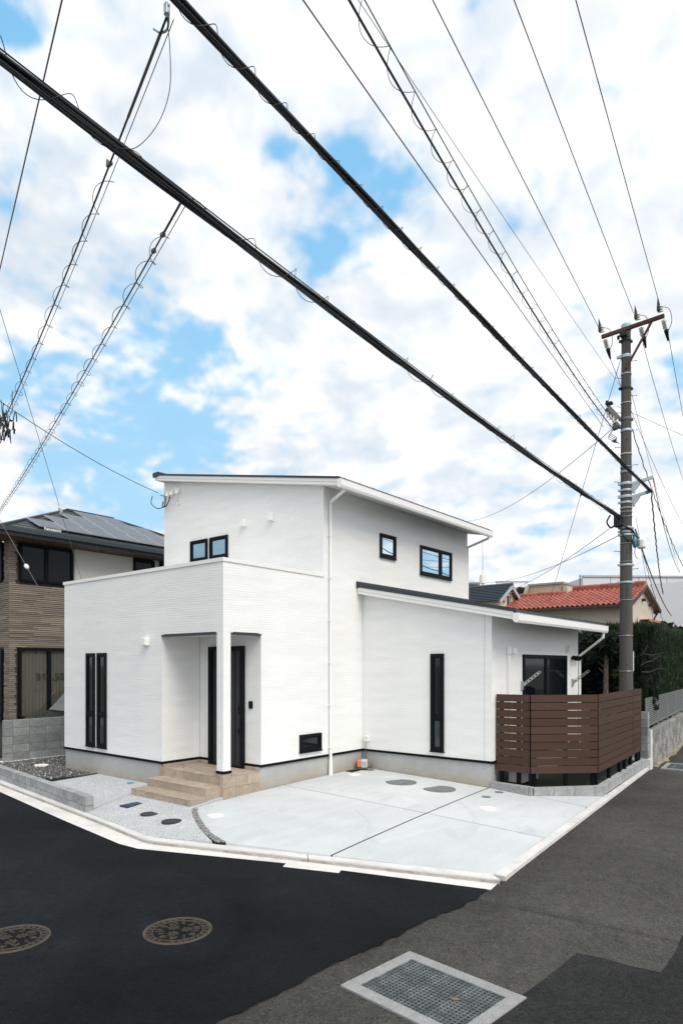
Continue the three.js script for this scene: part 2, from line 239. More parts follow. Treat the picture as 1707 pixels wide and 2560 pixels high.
/* ---------- kerbs and gutter ---------- */
{
  const inn = [[-16, 0.09], [-6.06, 1.24], [-1.5, 1.757], [0.64, 1.995], [0.8, 1.985], [5.4, 0.41]];
  const out = [[-16, 0.24], [-5.6, 1.435], [-0.84, 1.93], [0.72, 2.13], [0.9, 2.115], [5.56, 0.53]];
  // dished apron beside the kerb
  const ap = [[-16, 0.2], [-5.6, 1.40], [-0.84, 1.9], [0.72, 2.1], [0.9, 2.09], [5.52, 0.5], [5.55, 0.76], [3.76, 1.30], [3.82, 1.40], [3.10, 1.66], [3.03, 1.53], [0.93, 2.36], [0.5, 2.385], [-1.6, 2.155], [-4.9, 1.745], [-16, 0.43]];
  structure('gutter_apron', slab(ap, () => 0.016, 0.1), M.apron, 'pale concrete gutter strip between kerb and fresh asphalt');
  const seg = (a, b, c, d, name, label) => {
    const g = slab([a, b, c, d], (x, z) => 0.07, 0.12); const m = P(name, g, M.kerb, kerbs, label); return m;
  };
  const kerbs = new THREE.Group(); kerbs.name = 'kerb'; kerbs.userData = { kind: 'structure', label: 'concrete kerb round the corner of the plot' }; scene.add(kerbs);
  const lerp = (a, b, t) => [mix(a[0], b[0], t), mix(a[1], b[1], t)];
  for (let i = 0; i + 1 < inn.length; i++) {
    const L = Math.hypot(inn[i + 1][0] - inn[i][0], inn[i + 1][1] - inn[i][1]), n = Math.max(1, Math.round(L / 2.0));
    for (let k = 0; k < n; k++) {
      const t0 = k / n + (k ? 0.0012 : 0), t1 = (k + 1) / n - 0.0012;
      const a = lerp(inn[i], inn[i + 1], t0), b = lerp(inn[i], inn[i + 1], t1), c = lerp(out[i], out[i + 1], t1), d = lerp(out[i], out[i + 1], t0);
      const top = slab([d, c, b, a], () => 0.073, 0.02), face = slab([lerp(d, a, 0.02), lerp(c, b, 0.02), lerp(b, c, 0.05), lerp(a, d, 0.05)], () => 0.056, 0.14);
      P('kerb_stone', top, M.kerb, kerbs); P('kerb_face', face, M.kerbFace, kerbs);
    }
  }
  // right-hand kerb, almost flush with the street
  const n = 9; for (let k = 0; k < n; k++) { const z0 = mix(0.40, -10.05, k / n) - (k ? 0.0015 : 0.0), z1 = mix(0.40, -10.05, (k + 1) / n) + 0.0015; const kw = (z) => 0.115 + 0.035 * (z + 10) / 10.4; P('kerb_stone', slab([[kerbX(z0) + 0.002, z0], [kerbX(z0) + kw(z0), z0], [kerbX(z1) + kw(z1), z1], [kerbX(z1) + 0.002, z1]], () => 0.076, 0.16), M.kerb, kerbs); }
}

/* ---------- plot paving ---------- */
{
  // driveway slabs with open joints over a dark filler
  const map = (() => {
    const c = document.createElement('canvas'); c.width = c.height = 1024; const x = c.getContext('2d');
    const id = x.createImageData(1024, 1024), a = tileNoise(501, 5), b = tileNoise(502, 22), d = tileNoise(503, 300), e = tileNoise(504, 60);
    for (let j = 0; j < 1024; j++) for (let i = 0; i < 1024; i++) { const u = i / 1024, v = j / 1024, k = 0.545 * (1 + 0.13 * (a(u, v) - 0.5) + 0.10 * (b(u * 0.5, v) - 0.5) + 0.08 * (e(u, v * 0.3) - 0.5) + 0.07 * (d(u, v) - 0.5)), q = (j * 1024 + i) * 4; id.data[q] = 255 * lin2s(k * 0.935); id.data[q + 1] = 255 * lin2s(k * 0.985); id.data[q + 2] = 255 * lin2s(k * 1.0); id.data[q + 3] = 255; }
    x.putImageData(id, 0, 0);
    // uv 0..1 covers x -0.5..6, z -6..2.5 ; canvas y runs with z
    const X = (m) => (m + 0.5) / 6.5 * 1024, Z = (m) => (m + 6) / 8.5 * 1024, rr = rng(31);
    x.lineWidth = 1.2; x.globalAlpha = 0.11;
    const arc = (pts, w, n) => { for (let k = 0; k < n; k++) { x.strokeStyle = '#6a7176'; x.beginPath(); pts.forEach(([px, pz], i) => { const o = (k / n - 0.5) * w; i ? x.lineTo(X(px + o), Z(pz + o * 0.4)) : x.moveTo(X(px + o), Z(pz + o * 0.4)); }); x.stroke(); } };
    const curve = (p0, p1, p2, n = 24) => Array.from({ length: n + 1 }, (_, i) => { const t = i / n; return [0, 1].map((k) => (1 - t) * (1 - t) * p0[k] + 2 * t * (1 - t) * p1[k] + t * t * p2[k]); });
    arc(curve([3.25, -2.62], [4.2, -1.9], [4.4, -0.8]), 0.16, 6); arc(curve([4.4, -0.8], [4.45, -0.1], [4.2, 0.5]), 0.16, 5);
    arc(curve([4.05, -1.5], [3.2, 0.0], [2.4, 0.9]), 0.2, 5); arc(curve([3.5, 0.6], [3.2, -0.4], [2.3, -0.9]), 0.16, 4);
    x.globalAlpha = 0.08; for (let k = 0; k < 70; k++) { x.fillStyle = rr() < 0.5 ? '#7d8488' : '#f4f6f6'; x.beginPath(); x.ellipse(rr() * 1024, rr() * 1024, 6 + rr() * 46, 3 + rr() * 12, rr() * 3, 0, 7); x.fill(); }
    const t = new THREE.CanvasTexture(c); t.colorSpace = THREE.SRGBColorSpace; t.flipY = false; t.wrapS = t.wrapT = THREE.ClampToEdgeWrapping; return t;
  })();
  const mat = std({ map, bumpMap: null, roughness: 0.85 });
  const drive = new THREE.Group(); drive.name = 'driveway'; drive.userData = { kind: 'structure', label: 'pale grey poured concrete parking area in front of the wing' }; scene.add(drive);
  const jx = (z) => 3.262 + (z + 1.53) * 0.0608, g = 0.009, w = 0.014; // joint lines
  const arcIn = [[0.09, 0.64], [0.24, 0.77], [0.545, 0.972], [0.8, 1.12], [1.085, 1.275], [1.45, 1.45], [1.93, 1.60]];
  const slabs = [
    [[0.0, -1.545 - 0], [jx(-1.535) - w, -1.535], [jx(-4.09) - w, -4.09], [0, -4.09]].map(([x, z], i) => [x, i < 2 ? z - g : z]),
    [[0.0, -1.545 + g], [0.0, 0.0], [0.03, 0.64], ...arcIn, [jx(1.2) - w, 1.1], [jx(-1.535) - w, -1.535 + g]],
    [[jx(1.2) + w, 1.08], [5.40, 0.40], [kerbX(-1.565), -1.565 + g], [jx(-1.535) + w, -1.535 + g]],
    [[jx(-1.535) + w, -1.535 - g], [kerbX(-1.565), -1.565 - g], [kerbX(-3.95), -3.95 + g], [4.0, -4.085 + g], [3.12, -4.2], [jx(-4.09) + w, -4.09]],
    [[4.0, -4.085 - g], [kerbX(-3.95), -3.95 - g], [kerbX(-5.45), -5.45], [4.93, -5.25], [4.2, -4.45]],
  ];
  for (const s of slabs) { let gg = slab(s, siteQ, 0.08, 0.5); const p = gg.attributes.position, uv = gg.attributes.uv; for (let i = 0; i < p.count; i++) uv.setXY(i, (p.getX(i) + 0.5) / 6.5, (p.getZ(i) + 6) / 8.5); P('concrete_slab', gg, mat, drive); }
  const fill = (a, b, w2, f) => { const n = 10, out = [], L = Math.hypot(b[0] - a[0], b[1] - a[1]), nx = -(b[1] - a[1]) / L * w2, nz = (b[0] - a[0]) / L * w2; return slab([[a[0] + nx, a[1] + nz], [a[0] - nx, a[1] - nz], [b[0] - nx, b[1] - nz], [b[0] + nx, b[1] + nz]], (x, z) => f(x, z) - 0.001, 0.05, 0.4); };
  P('joint_filler', fill([jx(1.08), 1.08], [jx(-4.08), -4.08], w + 0.004, siteQ), M.joint, drive);
  P('joint_filler', fill([0.0, -1.543], [jx(-1.535) - w, -1.535], g + 0.004, (x, z) => siteQ(x, z) - 0.002), M.joint, drive); P('joint_filler', fill([jx(-1.535) + w, -1.535], [kerbX(-1.565), -1.565], g + 0.004, (x, z) => siteQ(x, z) - 0.002), M.joint, drive);
  P('joint_filler', fill([4.0, -4.085], [kerbX(-3.95), -3.95], g + 0.004, (x, z) => siteQ(x, z) - 0.002), M.joint, drive);
  // exposed aggregate approach, two fields
  const agg = (() => { const r = rng(61), S = 1024, f = new Float32Array(S * S).fill(0.40); for (let i = 0; i < 30000; i++) { const x = r() * S, y = r() * S, R = 2 + r() * 4.5, v = r() < 0.22 ? 0.2 + r() * 0.14 : 0.40 + r() * 0.26; for (let dy = -R; dy <= R; dy++) for (let dx = -R; dx <= R; dx++) if (dx * dx + dy * dy < R * R * (0.6 + 0.4 * r())) f[((y + dy + S) % S | 0) * S + ((x + dx + S) % S | 0)] = v; } return tex(S, S, (u, v, x, y) => { const k = f[y * S + x] * (0.94 + 0.12 * nA(u, v)); return [lin2s(k * 0.96), lin2s(k), lin2s(k * 1.02)]; }, true, 1 / 1.5, 1 / 1.5); })();
  const aggMat = std({ map: agg, roughness: 0.85, bumpMap: agg, bumpScale: 0.003 });
  const ap = new THREE.Group(); ap.name = 'approach_path'; ap.userData = { kind: 'structure', label: 'exposed aggregate approach in front of the entrance steps' }; scene.add(ap);
  const arcOut = [[0.12, 0.775], [0.30, 0.92], [0.475, 1.035], [0.85, 1.26], [1.19, 1.44], [1.78, 1.66]];
  P('aggregate_field', slab([[-4.14, -0.02], [-4.62, 1.25], [-1.56, 1.66], [-1.865, 0.66], [-1.865, 0.0]].reverse(), siteL, 0.08), aggMat, ap);
  P('joint_filler', slab([[-1.875, 0.1], [-1.875, 0.66], [-1.57, 1.66], [-1.535, 1.66], [-1.84, 0.66], [-1.84, 0.1]].reverse(), (x, z) => siteL(x, z) - 0.004, 0.04), M.joint, ap);
  P('aggregate_field', slab([[-1.85, 0.0], [-1.85, 0.66], [-1.545, 1.66], [-1.5, 1.75], [0.64, 1.99], [0.8, 1.98], [1.72, 1.675], ...arcOut.slice(0, -1).reverse(), [0.06, 0.72], [0.0, 0.0]], siteL, 0.08), aggMat, ap);
  // curved pebble strip and gravel bed, real stones
  const stone = new THREE.IcosahedronGeometry(1, 0); { const p = stone.attributes.position, r = rng(8), mv = {}; for (let i = 0; i < p.count; i++) { const k = [p.getX(i), p.getY(i), p.getZ(i)].map((v) => v.toFixed(2)).join(); mv[k] = mv[k] || 0.75 + r() * 0.5; p.setXYZ(i, p.getX(i) * mv[k], p.getY(i) * mv[k] * 0.75, p.getZ(i) * mv[k]); } stone.computeVertexNormals(); }
  const scatter = (name, label, cat, poly, n, h, r0, r1, tones, seed, lift) => {
    const r = rng(seed), im = new THREE.InstancedMesh(stone, std({ roughness: 0.9, color: 0xffffff }), n), d = new THREE.Object3D(), xs = poly.map((p) => p[0]), zs = poly.map((p) => p[1]);
    const [x0, x1, z0, z1] = [Math.min(...xs), Math.max(...xs), Math.min(...zs), Math.max(...zs)]; let i = 0;
    while (i < n) { const x = mix(x0, x1, r()), z = mix(z0, z1, r()); if (!inside(poly, x, z)) continue; const s = mix(r0, r1, r() * r()); d.position.set(x, h(x, z) + lift + s * 0.2 * r(), z); d.rotation.set(r() * 6, r() * 6, r() * 6); d.scale.setScalar(s); d.updateMatrix(); im.setMatrixAt(i, d.matrix); const k = tones(r()); im.setColorAt(i, lin(k, k * 1.01, k * 1.0)); i++; }
    im.name = numbered(name); im.userData = { label, category: cat, kind: 'stuff' }; cast(im); scene.add(im);
  };
  const stripPoly = [...arcIn.map(([x, z]) => [x, z]), ...arcOut.slice().reverse()];
  structure('pebble_bed', slab([...stripPoly].reverse(), (x, z) => siteL(x, z) - 0.015, 0.03), M.joint, 'dark bed under the curved pebble strip');
  scatter('pebble_strip', 'dark and pale pebbles set in the curved strip between path and driveway', 'pebbles', stripPoly, 5200, siteL, 0.006, 0.0125, (k) => (k < 0.55 ? 0.03 + k * 0.12 : 0.25 + (k - 0.55) * 0.6), 71, -0.004);
  const bed = [[-8.0, -2.6], [-5.58, -2.6], [-5.58, -0.02], [-4.15, -0.02], [-4.62, 1.26], [-7.9, 0.88]];
  structure('gravel_base', slab([...bed].reverse(), (x, z) => 0.2, 0.1), M.joint, 'dark ground under the gravel bed');
  scatter('gravel_bed', 'dark grey crushed gravel bed left of the house behind the low block wall', 'gravel', bed, 12000, () => 0.21, 0.014, 0.034, (k) => 0.05 + 0.16 * k * k + (k > 0.93 ? 0.2 : 0), 73, 0.0);
  // artificial turf inside the fence and behind the house
  const turfPoly = [[3.2, -4.25], [3.9, -4.2], [4.85, -5.2], [4.55, -9.6], [3.2, -9.6]];
  const tg = slab([...turfPoly].reverse(), () => 0.23, 0.1); const tm = cast(new THREE.Mesh(tg, std({ map: (() => { const a = tileNoise(601, 256); return tex(256, 256, (u, v) => { const k = 0.5 + a(u, v); return [lin2s(0.016 * k), lin2s(0.028 * k), lin2s(0.011 * k)]; }, true, 1, 1); })(), roughness: 1 }))); tm.name = 'artificial_turf'; tm.userData = { kind: 'stuff', label: 'dark green turf inside the brown fence', category: 'turf' }; scene.add(tm);
  structure('yard_ground', box(-8.5, 4.4, -0.05, 0.1, -12, -4.5), M.earth, 'ground behind the white house');
}

/* ---------- the white house ---------- */
const house = G('white_house', 'new white house with pale lapped siding, lean-to wing and flat-topped entrance block', 'house');
const noCol = (g) => colourBy(g, () => [1, 1, 1]);
{
  const bent = (pts, r) => pts.slice(1).flatMap((p, i) => { const s = new THREE.SphereGeometry(r * 1.04, 12, 8); s.translate(...p); return [rod(pts[i], p, r, r, 12), s]; });
  // lapped boarding: one continuous sheet of slanted wavy ribs, 4.4 cm apart, in front of a wall body
  const ribs = (axis, d, u0, u1, y0, top, y1) => {
    const n = Math.max(2, Math.round((u1 - u0) / 0.16)), pitch = 0.0445, pos = [], uv = [];
    const row = (k) => [...Array(n + 1)].map((_, i) => { const u = mix(u0, u1, i / n), w = u + 31 * k; const wob = 0.007 * fbm(w * 1.1, d + k * 0.37, 3, 2) + 0.005 * fbm(w * 4.3, k, 8, 2), amp = 0.0023 * (1 + 0.9 * fbm(w * 1.7, k * 1.9, 5, 2)); return [u, y0 + k * pitch + (k ? wob : 0), amp]; });
    const pt = (u, y, o) => { const t = top ? Math.min(y, top(u)) : Math.min(y, y1); return axis === 'z' ? [u, t, d + o, u, t] : [d + o, t, -u, u, t]; };
    const tri = (...q) => { for (const p of q) { pos.push(p[0], p[1], p[2]); uv.push(p[3], p[4]); } };
    const ymax = top ? Math.max(top(u0), top(u1)) : y1, K = Math.ceil((ymax - y0) / pitch) + 1; let a = row(0);
    for (let k = 0; k < K; k++) { const b = row(k + 1); for (let i = 0; i < n; i++) { const q = (r, j, dy, o) => pt(r[j][0], r[j][1] + dy, o); const lim = Math.max(top ? top(a[i][0]) : y1, top ? top(a[i + 1][0]) : y1); if (Math.min(a[i][1], a[i + 1][1]) > lim) continue; const A0 = q(a, i, 0, 0.0008), A1 = q(a, i + 1, 0, 0.0008), L0 = q(a, i, 0.004, a[i][2]), L1 = q(a, i + 1, 0.004, a[i + 1][2]), B0 = q(b, i, 0, 0.0008), B1 = q(b, i + 1, 0, 0.0008); const f = axis === 'z' ? 1 : 1; tri(A0, A1, L1, A0, L1, L0, L0, L1, B1, L0, B1, B0); } a = b; }
    const g = new THREE.BufferGeometry(); g.setAttribute('position', new THREE.Float32BufferAttribute(pos, 3)); g.setAttribute('uv', new THREE.Float32BufferAttribute(uv, 2)); g.computeVertexNormals(); return g;
  };
  const S = (geo, rib, label) => P('siding_wall', rib ? [geo, rib] : geo, M.siding, house, label);
  const yW = (x) => 6.37 - 0.1935 * x, yV = (x) => 4.21 - 0.199 * x, B = 0.705;
  // entrance block
  S(box(-5.57, -1.81, B, 4.46, -0.15, 0), ribs('z', 0, -5.57, -1.81, B, null, 4.458)); S(box(-1.81, 0, 3.19, 4.46, -0.15, 0), ribs('z', 0, -1.81, 0.004, B + 56 * 0.0445, null, 4.458));
  S(box(-0.15, 0, 3.19, 4.46, -0.92, -0.15), ribs('x', 0, -0.004, 0.92, B + 56 * 0.0445, null, 4.458)); S(box(-0.15, 0, B, 4.46, -2.73, -0.92), ribs('x', 0, 0.92, 2.73, B, null, 4.458));
  S(box(-1.96, -1.81, B, 3.19, -0.92, -0.15), ribs('x', -1.81, 0.0, 0.92, B, null, 3.17)); S(box(-1.81, -1.475, B, 3.19, -1.07, -0.92), ribs('z', -0.92, -1.81, -1.475, B, null, 3.17)); S(box(-0.435, -0.15, B, 3.19, -1.07, -0.921), ribs('z', -0.921, -0.435, 0, B, null, 3.17)); S(box(-1.475, -0.435, 2.975, 3.19, -1.07, -0.92), ribs('z', -0.92, -1.475, -0.435, 2.975, null, 3.17));
  S(box(-5.57, -5.42, B, 4.46, -2.73, -0.15));
  P('porch_column', [box(-0.172, 0.0, 0.70, 3.19, -0.172, 0.0), ribs('z', 0.0, -0.172, 0.004, 0.703, null, 3.19), ribs('x', 0.0, -0.004, 0.172, 0.703, null, 3.19)], M.siding, house);
  P('column_base', box(-0.186, 0.016, 0.655, 0.702, -0.186, 0.016), M.black, house);
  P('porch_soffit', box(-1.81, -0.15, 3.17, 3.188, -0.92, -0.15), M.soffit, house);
  // black drip edges over the porch
  P('lintel_flashing', [box(-1.805, -0.178, 3.158, 3.19, -0.12, 0.022), box(-1.74, -0.21, 3.19, 3.204, -0.1, 0.012)], M.darkRoof, house);
  P('lintel_flashing', [box(-0.12, 0.022, 3.158, 3.19, -0.915, -0.178), box(-0.1, 0.012, 3.19, 3.204, -0.85, -0.23)], M.darkRoof, house);
  P('parapet_cap', [box(-5.6, 0.022, 4.458, 4.525, -0.2, 0.022), box(-0.2, 0.022, 4.458, 4.525, -2.73, -0.2), box(-5.6, -5.4, 4.458, 4.525, -2.73, -0.2)], M.whitePaint, house);
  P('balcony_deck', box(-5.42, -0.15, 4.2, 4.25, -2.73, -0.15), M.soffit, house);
  // upper block
  S(wallPoly([[-5.55, 4.26], [0, 4.26], [0, yW(0)], [-5.55, yW(-5.55)]], 'z', -2.73, 0.15), ribs('z', -2.73, -5.55, 0, 4.26, yW));
  S(box(-0.15, 0, B, yW(0), -9.0, -2.88), ribs('x', 0, 2.73, 9.0, B, null, yW(0))); S(box(-0.15, -0.0, B, 4.46, -2.88, -2.73));
  S(wallPoly([[-2.88, B], [-9.0, B], [-9.0, yW(-5.55)], [-2.88, yW(-5.55)]], 'x', -5.4, 0.15)); S(wallPoly([[-5.4, B], [-0.15, B], [-0.15, yW(-0.15)], [-5.4, yW(-5.4)]], 'z', -8.85, 0.15));
  // corner trim strips
  P('corner_trim', [box(-0.03, 0.004, 4.53, yW(0) - 0.01, -2.76, -2.726)], M.whiteTrim, house);
  for (const g of [box(3.02, 3.028, 0.715, 3.6, -4.09, -4.084), box(-1.812, -1.8, 0.715, 3.168, -0.922, -0.912), box(-0.012, 0.004, 0.72, 4.12, -4.092, -4.082)]) P('sealant_joint', g, std({ color: lin(0.5, 0.5, 0.49), roughness: 0.8 }), house);
  // wing
  S(wallPoly([[0.0, B], [3.17, B], [3.17, yV(3.17)], [0.0, yV(0)]], 'z', -4.09, 0.15), ribs('z', -4.09, 0, 3.174, B, yV)); S(box(3.02, 3.17, B, yV(3.17), -8.9, -4.24), ribs('x', 3.17, 4.086, 8.9, B, null, yV(3.17))); S(wallPoly([[0, B], [3.02, B], [3.02, yV(3.02)], [0, yV(0)]], 'z', -8.75, 0.15));
  // foundation with a rain-stained foot
  const stain = (x, y, z) => { const k = sstep(0.30, 0.0, y - (siteY(x, z) - 0.02)) * (0.45 + 0.55 * sstep(-0.3, 0.3, fbm(x * 1.7, 2, z * 1.7, 3))); return [1 - 0.06 * k, 1 - 0.2 * k, 1 - 0.42 * k]; };
  const cut = (g) => { let o = g; o = clean(o); for (let k = 0; k < 6; k++) o = splitAny(o, 0.35); o.computeVertexNormals(); return colourBy(o, stain); };
  const F = (g, l) => P('foundation', cut(g), M.found, house, l);
  F(box(-5.555, -1.9, -0.1, 0.668, -0.14, -0.02)); F(box(-0.14, -0.02, -0.1, 0.668, -4.09, -0.9)); F(box(-0.02, 3.15, -0.1, 0.668, -4.22, -4.11)); F(box(3.03, 3.15, -0.1, 0.668, -8.9, -4.22)); F(box(-5.55, -5.43, -0.1, 0.668, -9, -0.14)); F(box(-5.43, 3.03, -0.1, 0.668, -9, -8.88));
  // black base trim
  P('base_trim', [box(-5.585, -1.795, 0.664, 0.714, -0.03, 0.012), box(-5.585, -5.55, 0.664, 0.714, -2.73, -0.03), box(-1.82, -1.795, 0.664, 0.714, -0.92, -0.03), box(-1.795, -1.476, 0.664, 0.714, -0.93, -0.905), box(-0.434, -0.03, 0.664, 0.714, -0.932, -0.905), box(-0.03, 0.013, 0.664, 0.714, -4.075, -0.905), box(0.013, 3.185, 0.664, 0.714, -4.12, -4.075), box(3.15, 3.185, 0.664, 0.714, -8.9, -4.12)], M.black, house);
  // main roof
  const rz0 = -2.53, rz1 = -9.2;
  const slope = (f, x0, x1, a, b) => [[x0, f(x0) + a], [x1, f(x1) + a], [x1, f(x1) + b], [x0, f(x0) + b]];
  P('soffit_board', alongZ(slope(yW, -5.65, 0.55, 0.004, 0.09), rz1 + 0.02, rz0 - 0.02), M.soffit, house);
  for (const f of [alongZ(slope(yW, -5.66, 0.56, -0.004, 0.057), rz0 - 0.02, rz0), alongZ(slope(yW, -5.66, 0.56, 0.06, 0.125), rz0 - 0.02, rz0 + 0.008), box(-5.668, -5.648, yW(-5.65) - 0.004, yW(-5.65) + 0.12, rz1 + 0.02, rz0), alongZ(slope(yW, -5.66, 0.56, -0.004, 0.125), rz1, rz1 + 0.02)]) P('fascia', f, M.whitePaint, house);
  P('roof', [alongZ(slope(yW, -5.70, 0.60, 0.127, 0.17), rz1 - 0.02, rz0 + 0.022), box(-5.74, -5.5, yW(-5.6) + 0.09, yW(-5.6) + 0.205, rz1 - 0.02, rz0 + 0.03)], M.darkRoof, house);
  for (let i = 0; i < 13; i++) { const z = rz0 - 0.3 - i * 0.5; P('snow_guard', box(0.47, 0.51, yW(0.49) + 0.172, yW(0.49) + 0.198, z - 0.012, z + 0.012), M.darkRoof, house); }
  const gutter = (f, x0, z0, z1, w, h) => { const y = f(x0); const prof = [[x0, y - 0.02], [x0 + w * 0.35, y - 0.065], [x0 + w * 0.85, y - 0.065], [x0 + w, y - 0.02], [x0 + w, y + h - 0.012], [x0 + w + 0.012, y + h], [x0 + w - 0.012, y + h], [x0 + w - 0.012, y - 0.015], [x0 + w * 0.8, y - 0.05], [x0 + w * 0.4, y - 0.05], [x0 + 0.012, y - 0.012], [x0 + 0.012, y + h - 0.03], [x0, y + h - 0.03]]; const cap = [[x0, y - 0.02], [x0 + w * 0.35, y - 0.065], [x0 + w * 0.85, y - 0.065], [x0 + w, y - 0.02], [x0 + w + 0.004, y + h], [x0, y + h]]; return [alongZ(prof, z1, z0), alongZ(cap, z0, z0 + 0.006), alongZ(cap, z1 - 0.006, z1)]; };
  P('gutter', gutter(yW, 0.562, -2.5, -9.24, 0.11, 0.11), M.whiteTrim, house);
  P('downpipe', [rod([0.045, 0.27, -2.91], [0.045, 5.98, -2.91], 0.034, 0.034, 14), ...bent([[0.045, 5.95, -2.91], [0.05, 6.06, -2.905], [0.58, 6.19, -2.72], [0.615, 6.27, -2.70]], 0.034)], M.whiteTrim, house);
  for (const y of [0.85, 1.75, 2.65, 3.55, 4.45, 5.35]) P('pipe_clip', box(0.0, 0.085, y - 0.012, y + 0.012, -2.95, -2.87), M.whiteTrim, house);
  P('pipe_shoe', cyl(0.045, 0.34, 0.045, 0.43, -2.91, 14, 0.039), M.whiteTrim, house);
  P('downpipe', bent([[0.615, 6.26, -9.1], [0.61, 6.16, -9.1], [-0.02, 5.96, -9.04], [-0.02, 1.0, -9.04]], 0.034), M.whiteTrim, house);
  // wing roof
  const wz0 = -3.87, wz1 = -9.1;
  P('soffit_board', alongZ(slope(yV, 0.02, 3.70, 0.004, 0.09), wz1 + 0.02, wz0 - 0.02), M.soffit, house);
  for (const f of [alongZ(slope(yV, 0.02, 3.72, -0.006, 0.062), wz0 - 0.02, wz0), alongZ(slope(yV, 0.02, 3.72, 0.065, 0.14), wz0 - 0.02, wz0 + 0.008), alongZ(slope(yV, 0.02, 3.72, -0.006, 0.14), wz1, wz1 + 0.02)]) P('fascia', f, M.whitePaint, house);
  P('roof', [alongZ(slope(yV, 0.004, 3.78, 0.142, 0.19), wz1 - 0.02, wz0 + 0.022), alongZ([[0.002, yV(0) + 0.12], [0.06, yV(0) + 0.12], [0.06, yV(0) + 0.26], [0.002, yV(0) + 0.27]], wz1, wz0 + 0.03), alongZ(slope(yV, 0.06, 3.78, 0.19, 0.212), wz0 - 0.06, wz0 + 0.018)], M.darkRoof, house);
  P('gutter', gutter(yV, 3.722, -3.85, -9.15, 0.115, 0.115), M.whiteTrim, house);
  P('downpipe', [rod([3.205, 0.3, -8.93], [3.205, 2.78, -8.93], 0.032, 0.032, 12), ...bent([[3.205, 2.77, -8.93], [3.21, 2.84, -8.93], [3.77, 3.28, -8.95], [3.785, 3.42, -8.95]], 0.032)], M.whiteTrim, house);
  /* windows: a frame proud of the wall, panes set back in it */
  const slit = [phys({ color: lin(0.05, 0.062, 0.07), roughness: 0.05, ior: 1.6 }), M.glass];
  function windowOn(axis, d, u0, u1, y0, y1, o = {}) {
    const { b = 0.055, deep = 0.045, mull = [], bars = [], mat = M.glass, inner = true } = o, gs = [];
    const put = (a0, a1, c0, c1, e0, e1) => axis === 'z' ? box(a0, a1, c0, c1, d + e0, d + e1) : box(d + e0, d + e1, c0, c1, -a1, -a0); // u = x, or u = -z
    gs.push(put(u0, u0 + b, y0, y1, 0, deep), put(u1 - b, u1, y0, y1, 0, deep), put(u0 + b, u1 - b, y0, y0 + b, 0, deep), put(u0 + b, u1 - b, y1 - b, y1, 0, deep));
    gs.push(put(u0 - 0.012, u1 + 0.012, y0 - 0.02, y0, 0, deep + 0.015));
    for (const m of mull) gs.push(put(m - 0.045, m + 0.045, y0 + b, y1 - b, 0, deep - 0.006));
    for (const h of bars) gs.push(put(u0 + b, u1 - b, h - 0.03, h + 0.03, 0, deep - 0.006));
    const f = P('window', gs, M.black, o.parent || house, o.label);
    const us = [u0 + b, ...mull.flatMap((m) => [m - 0.045, m + 0.045]), u1 - b], ys = [y0 + b, ...bars.flatMap((h) => [h - 0.03, h + 0.03]), y1 - b];
    for (let i = 0; i < us.length; i += 2) for (let j = 0; j < ys.length; j += 2) {
      const w = inner ? 0.03 : 0.0;
      if (inner) P('sash', [put(us[i], us[i] + w, ys[j], ys[j + 1], 0.002, deep - 0.016), put(us[i + 1] - w, us[i + 1], ys[j], ys[j + 1], 0.002, deep - 0.016), put(us[i] + w, us[i + 1] - w, ys[j], ys[j] + w, 0.002, deep - 0.016), put(us[i] + w, us[i + 1] - w, ys[j + 1] - w, ys[j + 1], 0.002, deep - 0.016)], M.black, f);
      P('pane', put(us[i] + w, us[i + 1] - w, ys[j] + w, ys[j + 1] - w, 0.003, 0.012), o.mats ? o.mats[i / 2 + j / 2] || mat : mat, f);
    }
    return f;
  }
  windowOn.call(null, 'z', 0, -4.57, -4.235, 0.82, 2.866, { label: 'tall narrow black window, left of the pair', bars: [1.53], b: 0.06, mats: slit });
  windowOn('z', 0, -4.12, -3.775, 0.82, 2.866, { label: 'tall narrow black window, right of the pair', bars: [1.53], b: 0.06, mats: slit });
  windowOn('z', -2.73, -4.415, -3.762, 5.2, 5.726, { mat: M.glassUp, label: 'small square window, left of the pair above the parapet' });
  windowOn('z', -2.73, -3.668, -3.012, 5.2, 5.726, { mat: M.glassUp, label: 'small square window, right of the pair above the parapet' });
  windowOn('x', 0, 4.733, 5.375, 5.15, 5.697, { mat: M.glassSky, label: 'small square window high on the side wall' });
  windowOn('x', 0, 6.48, 8.061, 4.925, 5.665, { mat: M.glassSky, mull: [7.48], label: 'two-pane window high on the side wall' });
  windowOn('x', 0, 1.98, 2.631, 0.838, 1.19, { label: 'low letterbox window beside the downpipe' });
  windowOn('z', -4.09, 1.80, 2.108, 0.812, 2.838, { bars: [1.505], b: 0.06, mats: slit, label: 'tall narrow window of the wing' });
  const sd = windowOn('x', 3.17, 5.53, 8.044, 0.72, 2.832, { mull: [6.79], b: 0.06, mat: M.glassDark, label: 'wide black sliding window behind the brown fence' });
  // entrance door
  const door = P('front_door', [box(-1.475, -1.385, 0.605, 2.972, -0.98, -0.86), box(-0.525, -0.435, 0.605, 2.972, -0.98, -0.86), box(-1.385, -0.525, 2.89, 2.972, -0.98, -0.86), box(-1.385, -0.525, 0.603, 0.63, -0.98, -0.87)], M.black, house, 'black entrance door with narrow slot and long pull handle');
  P('door_leaf', [box(-1.385, -0.735, 0.63, 2.89, -0.96, -0.915), box(-0.69, -0.525, 0.63, 2.89, -0.96, -0.912), box(-0.735, -0.69, 0.63, 2.89, -0.96, -0.93)], std({ color: lin(0.018, 0.021, 0.023), roughness: 0.6 }), door);
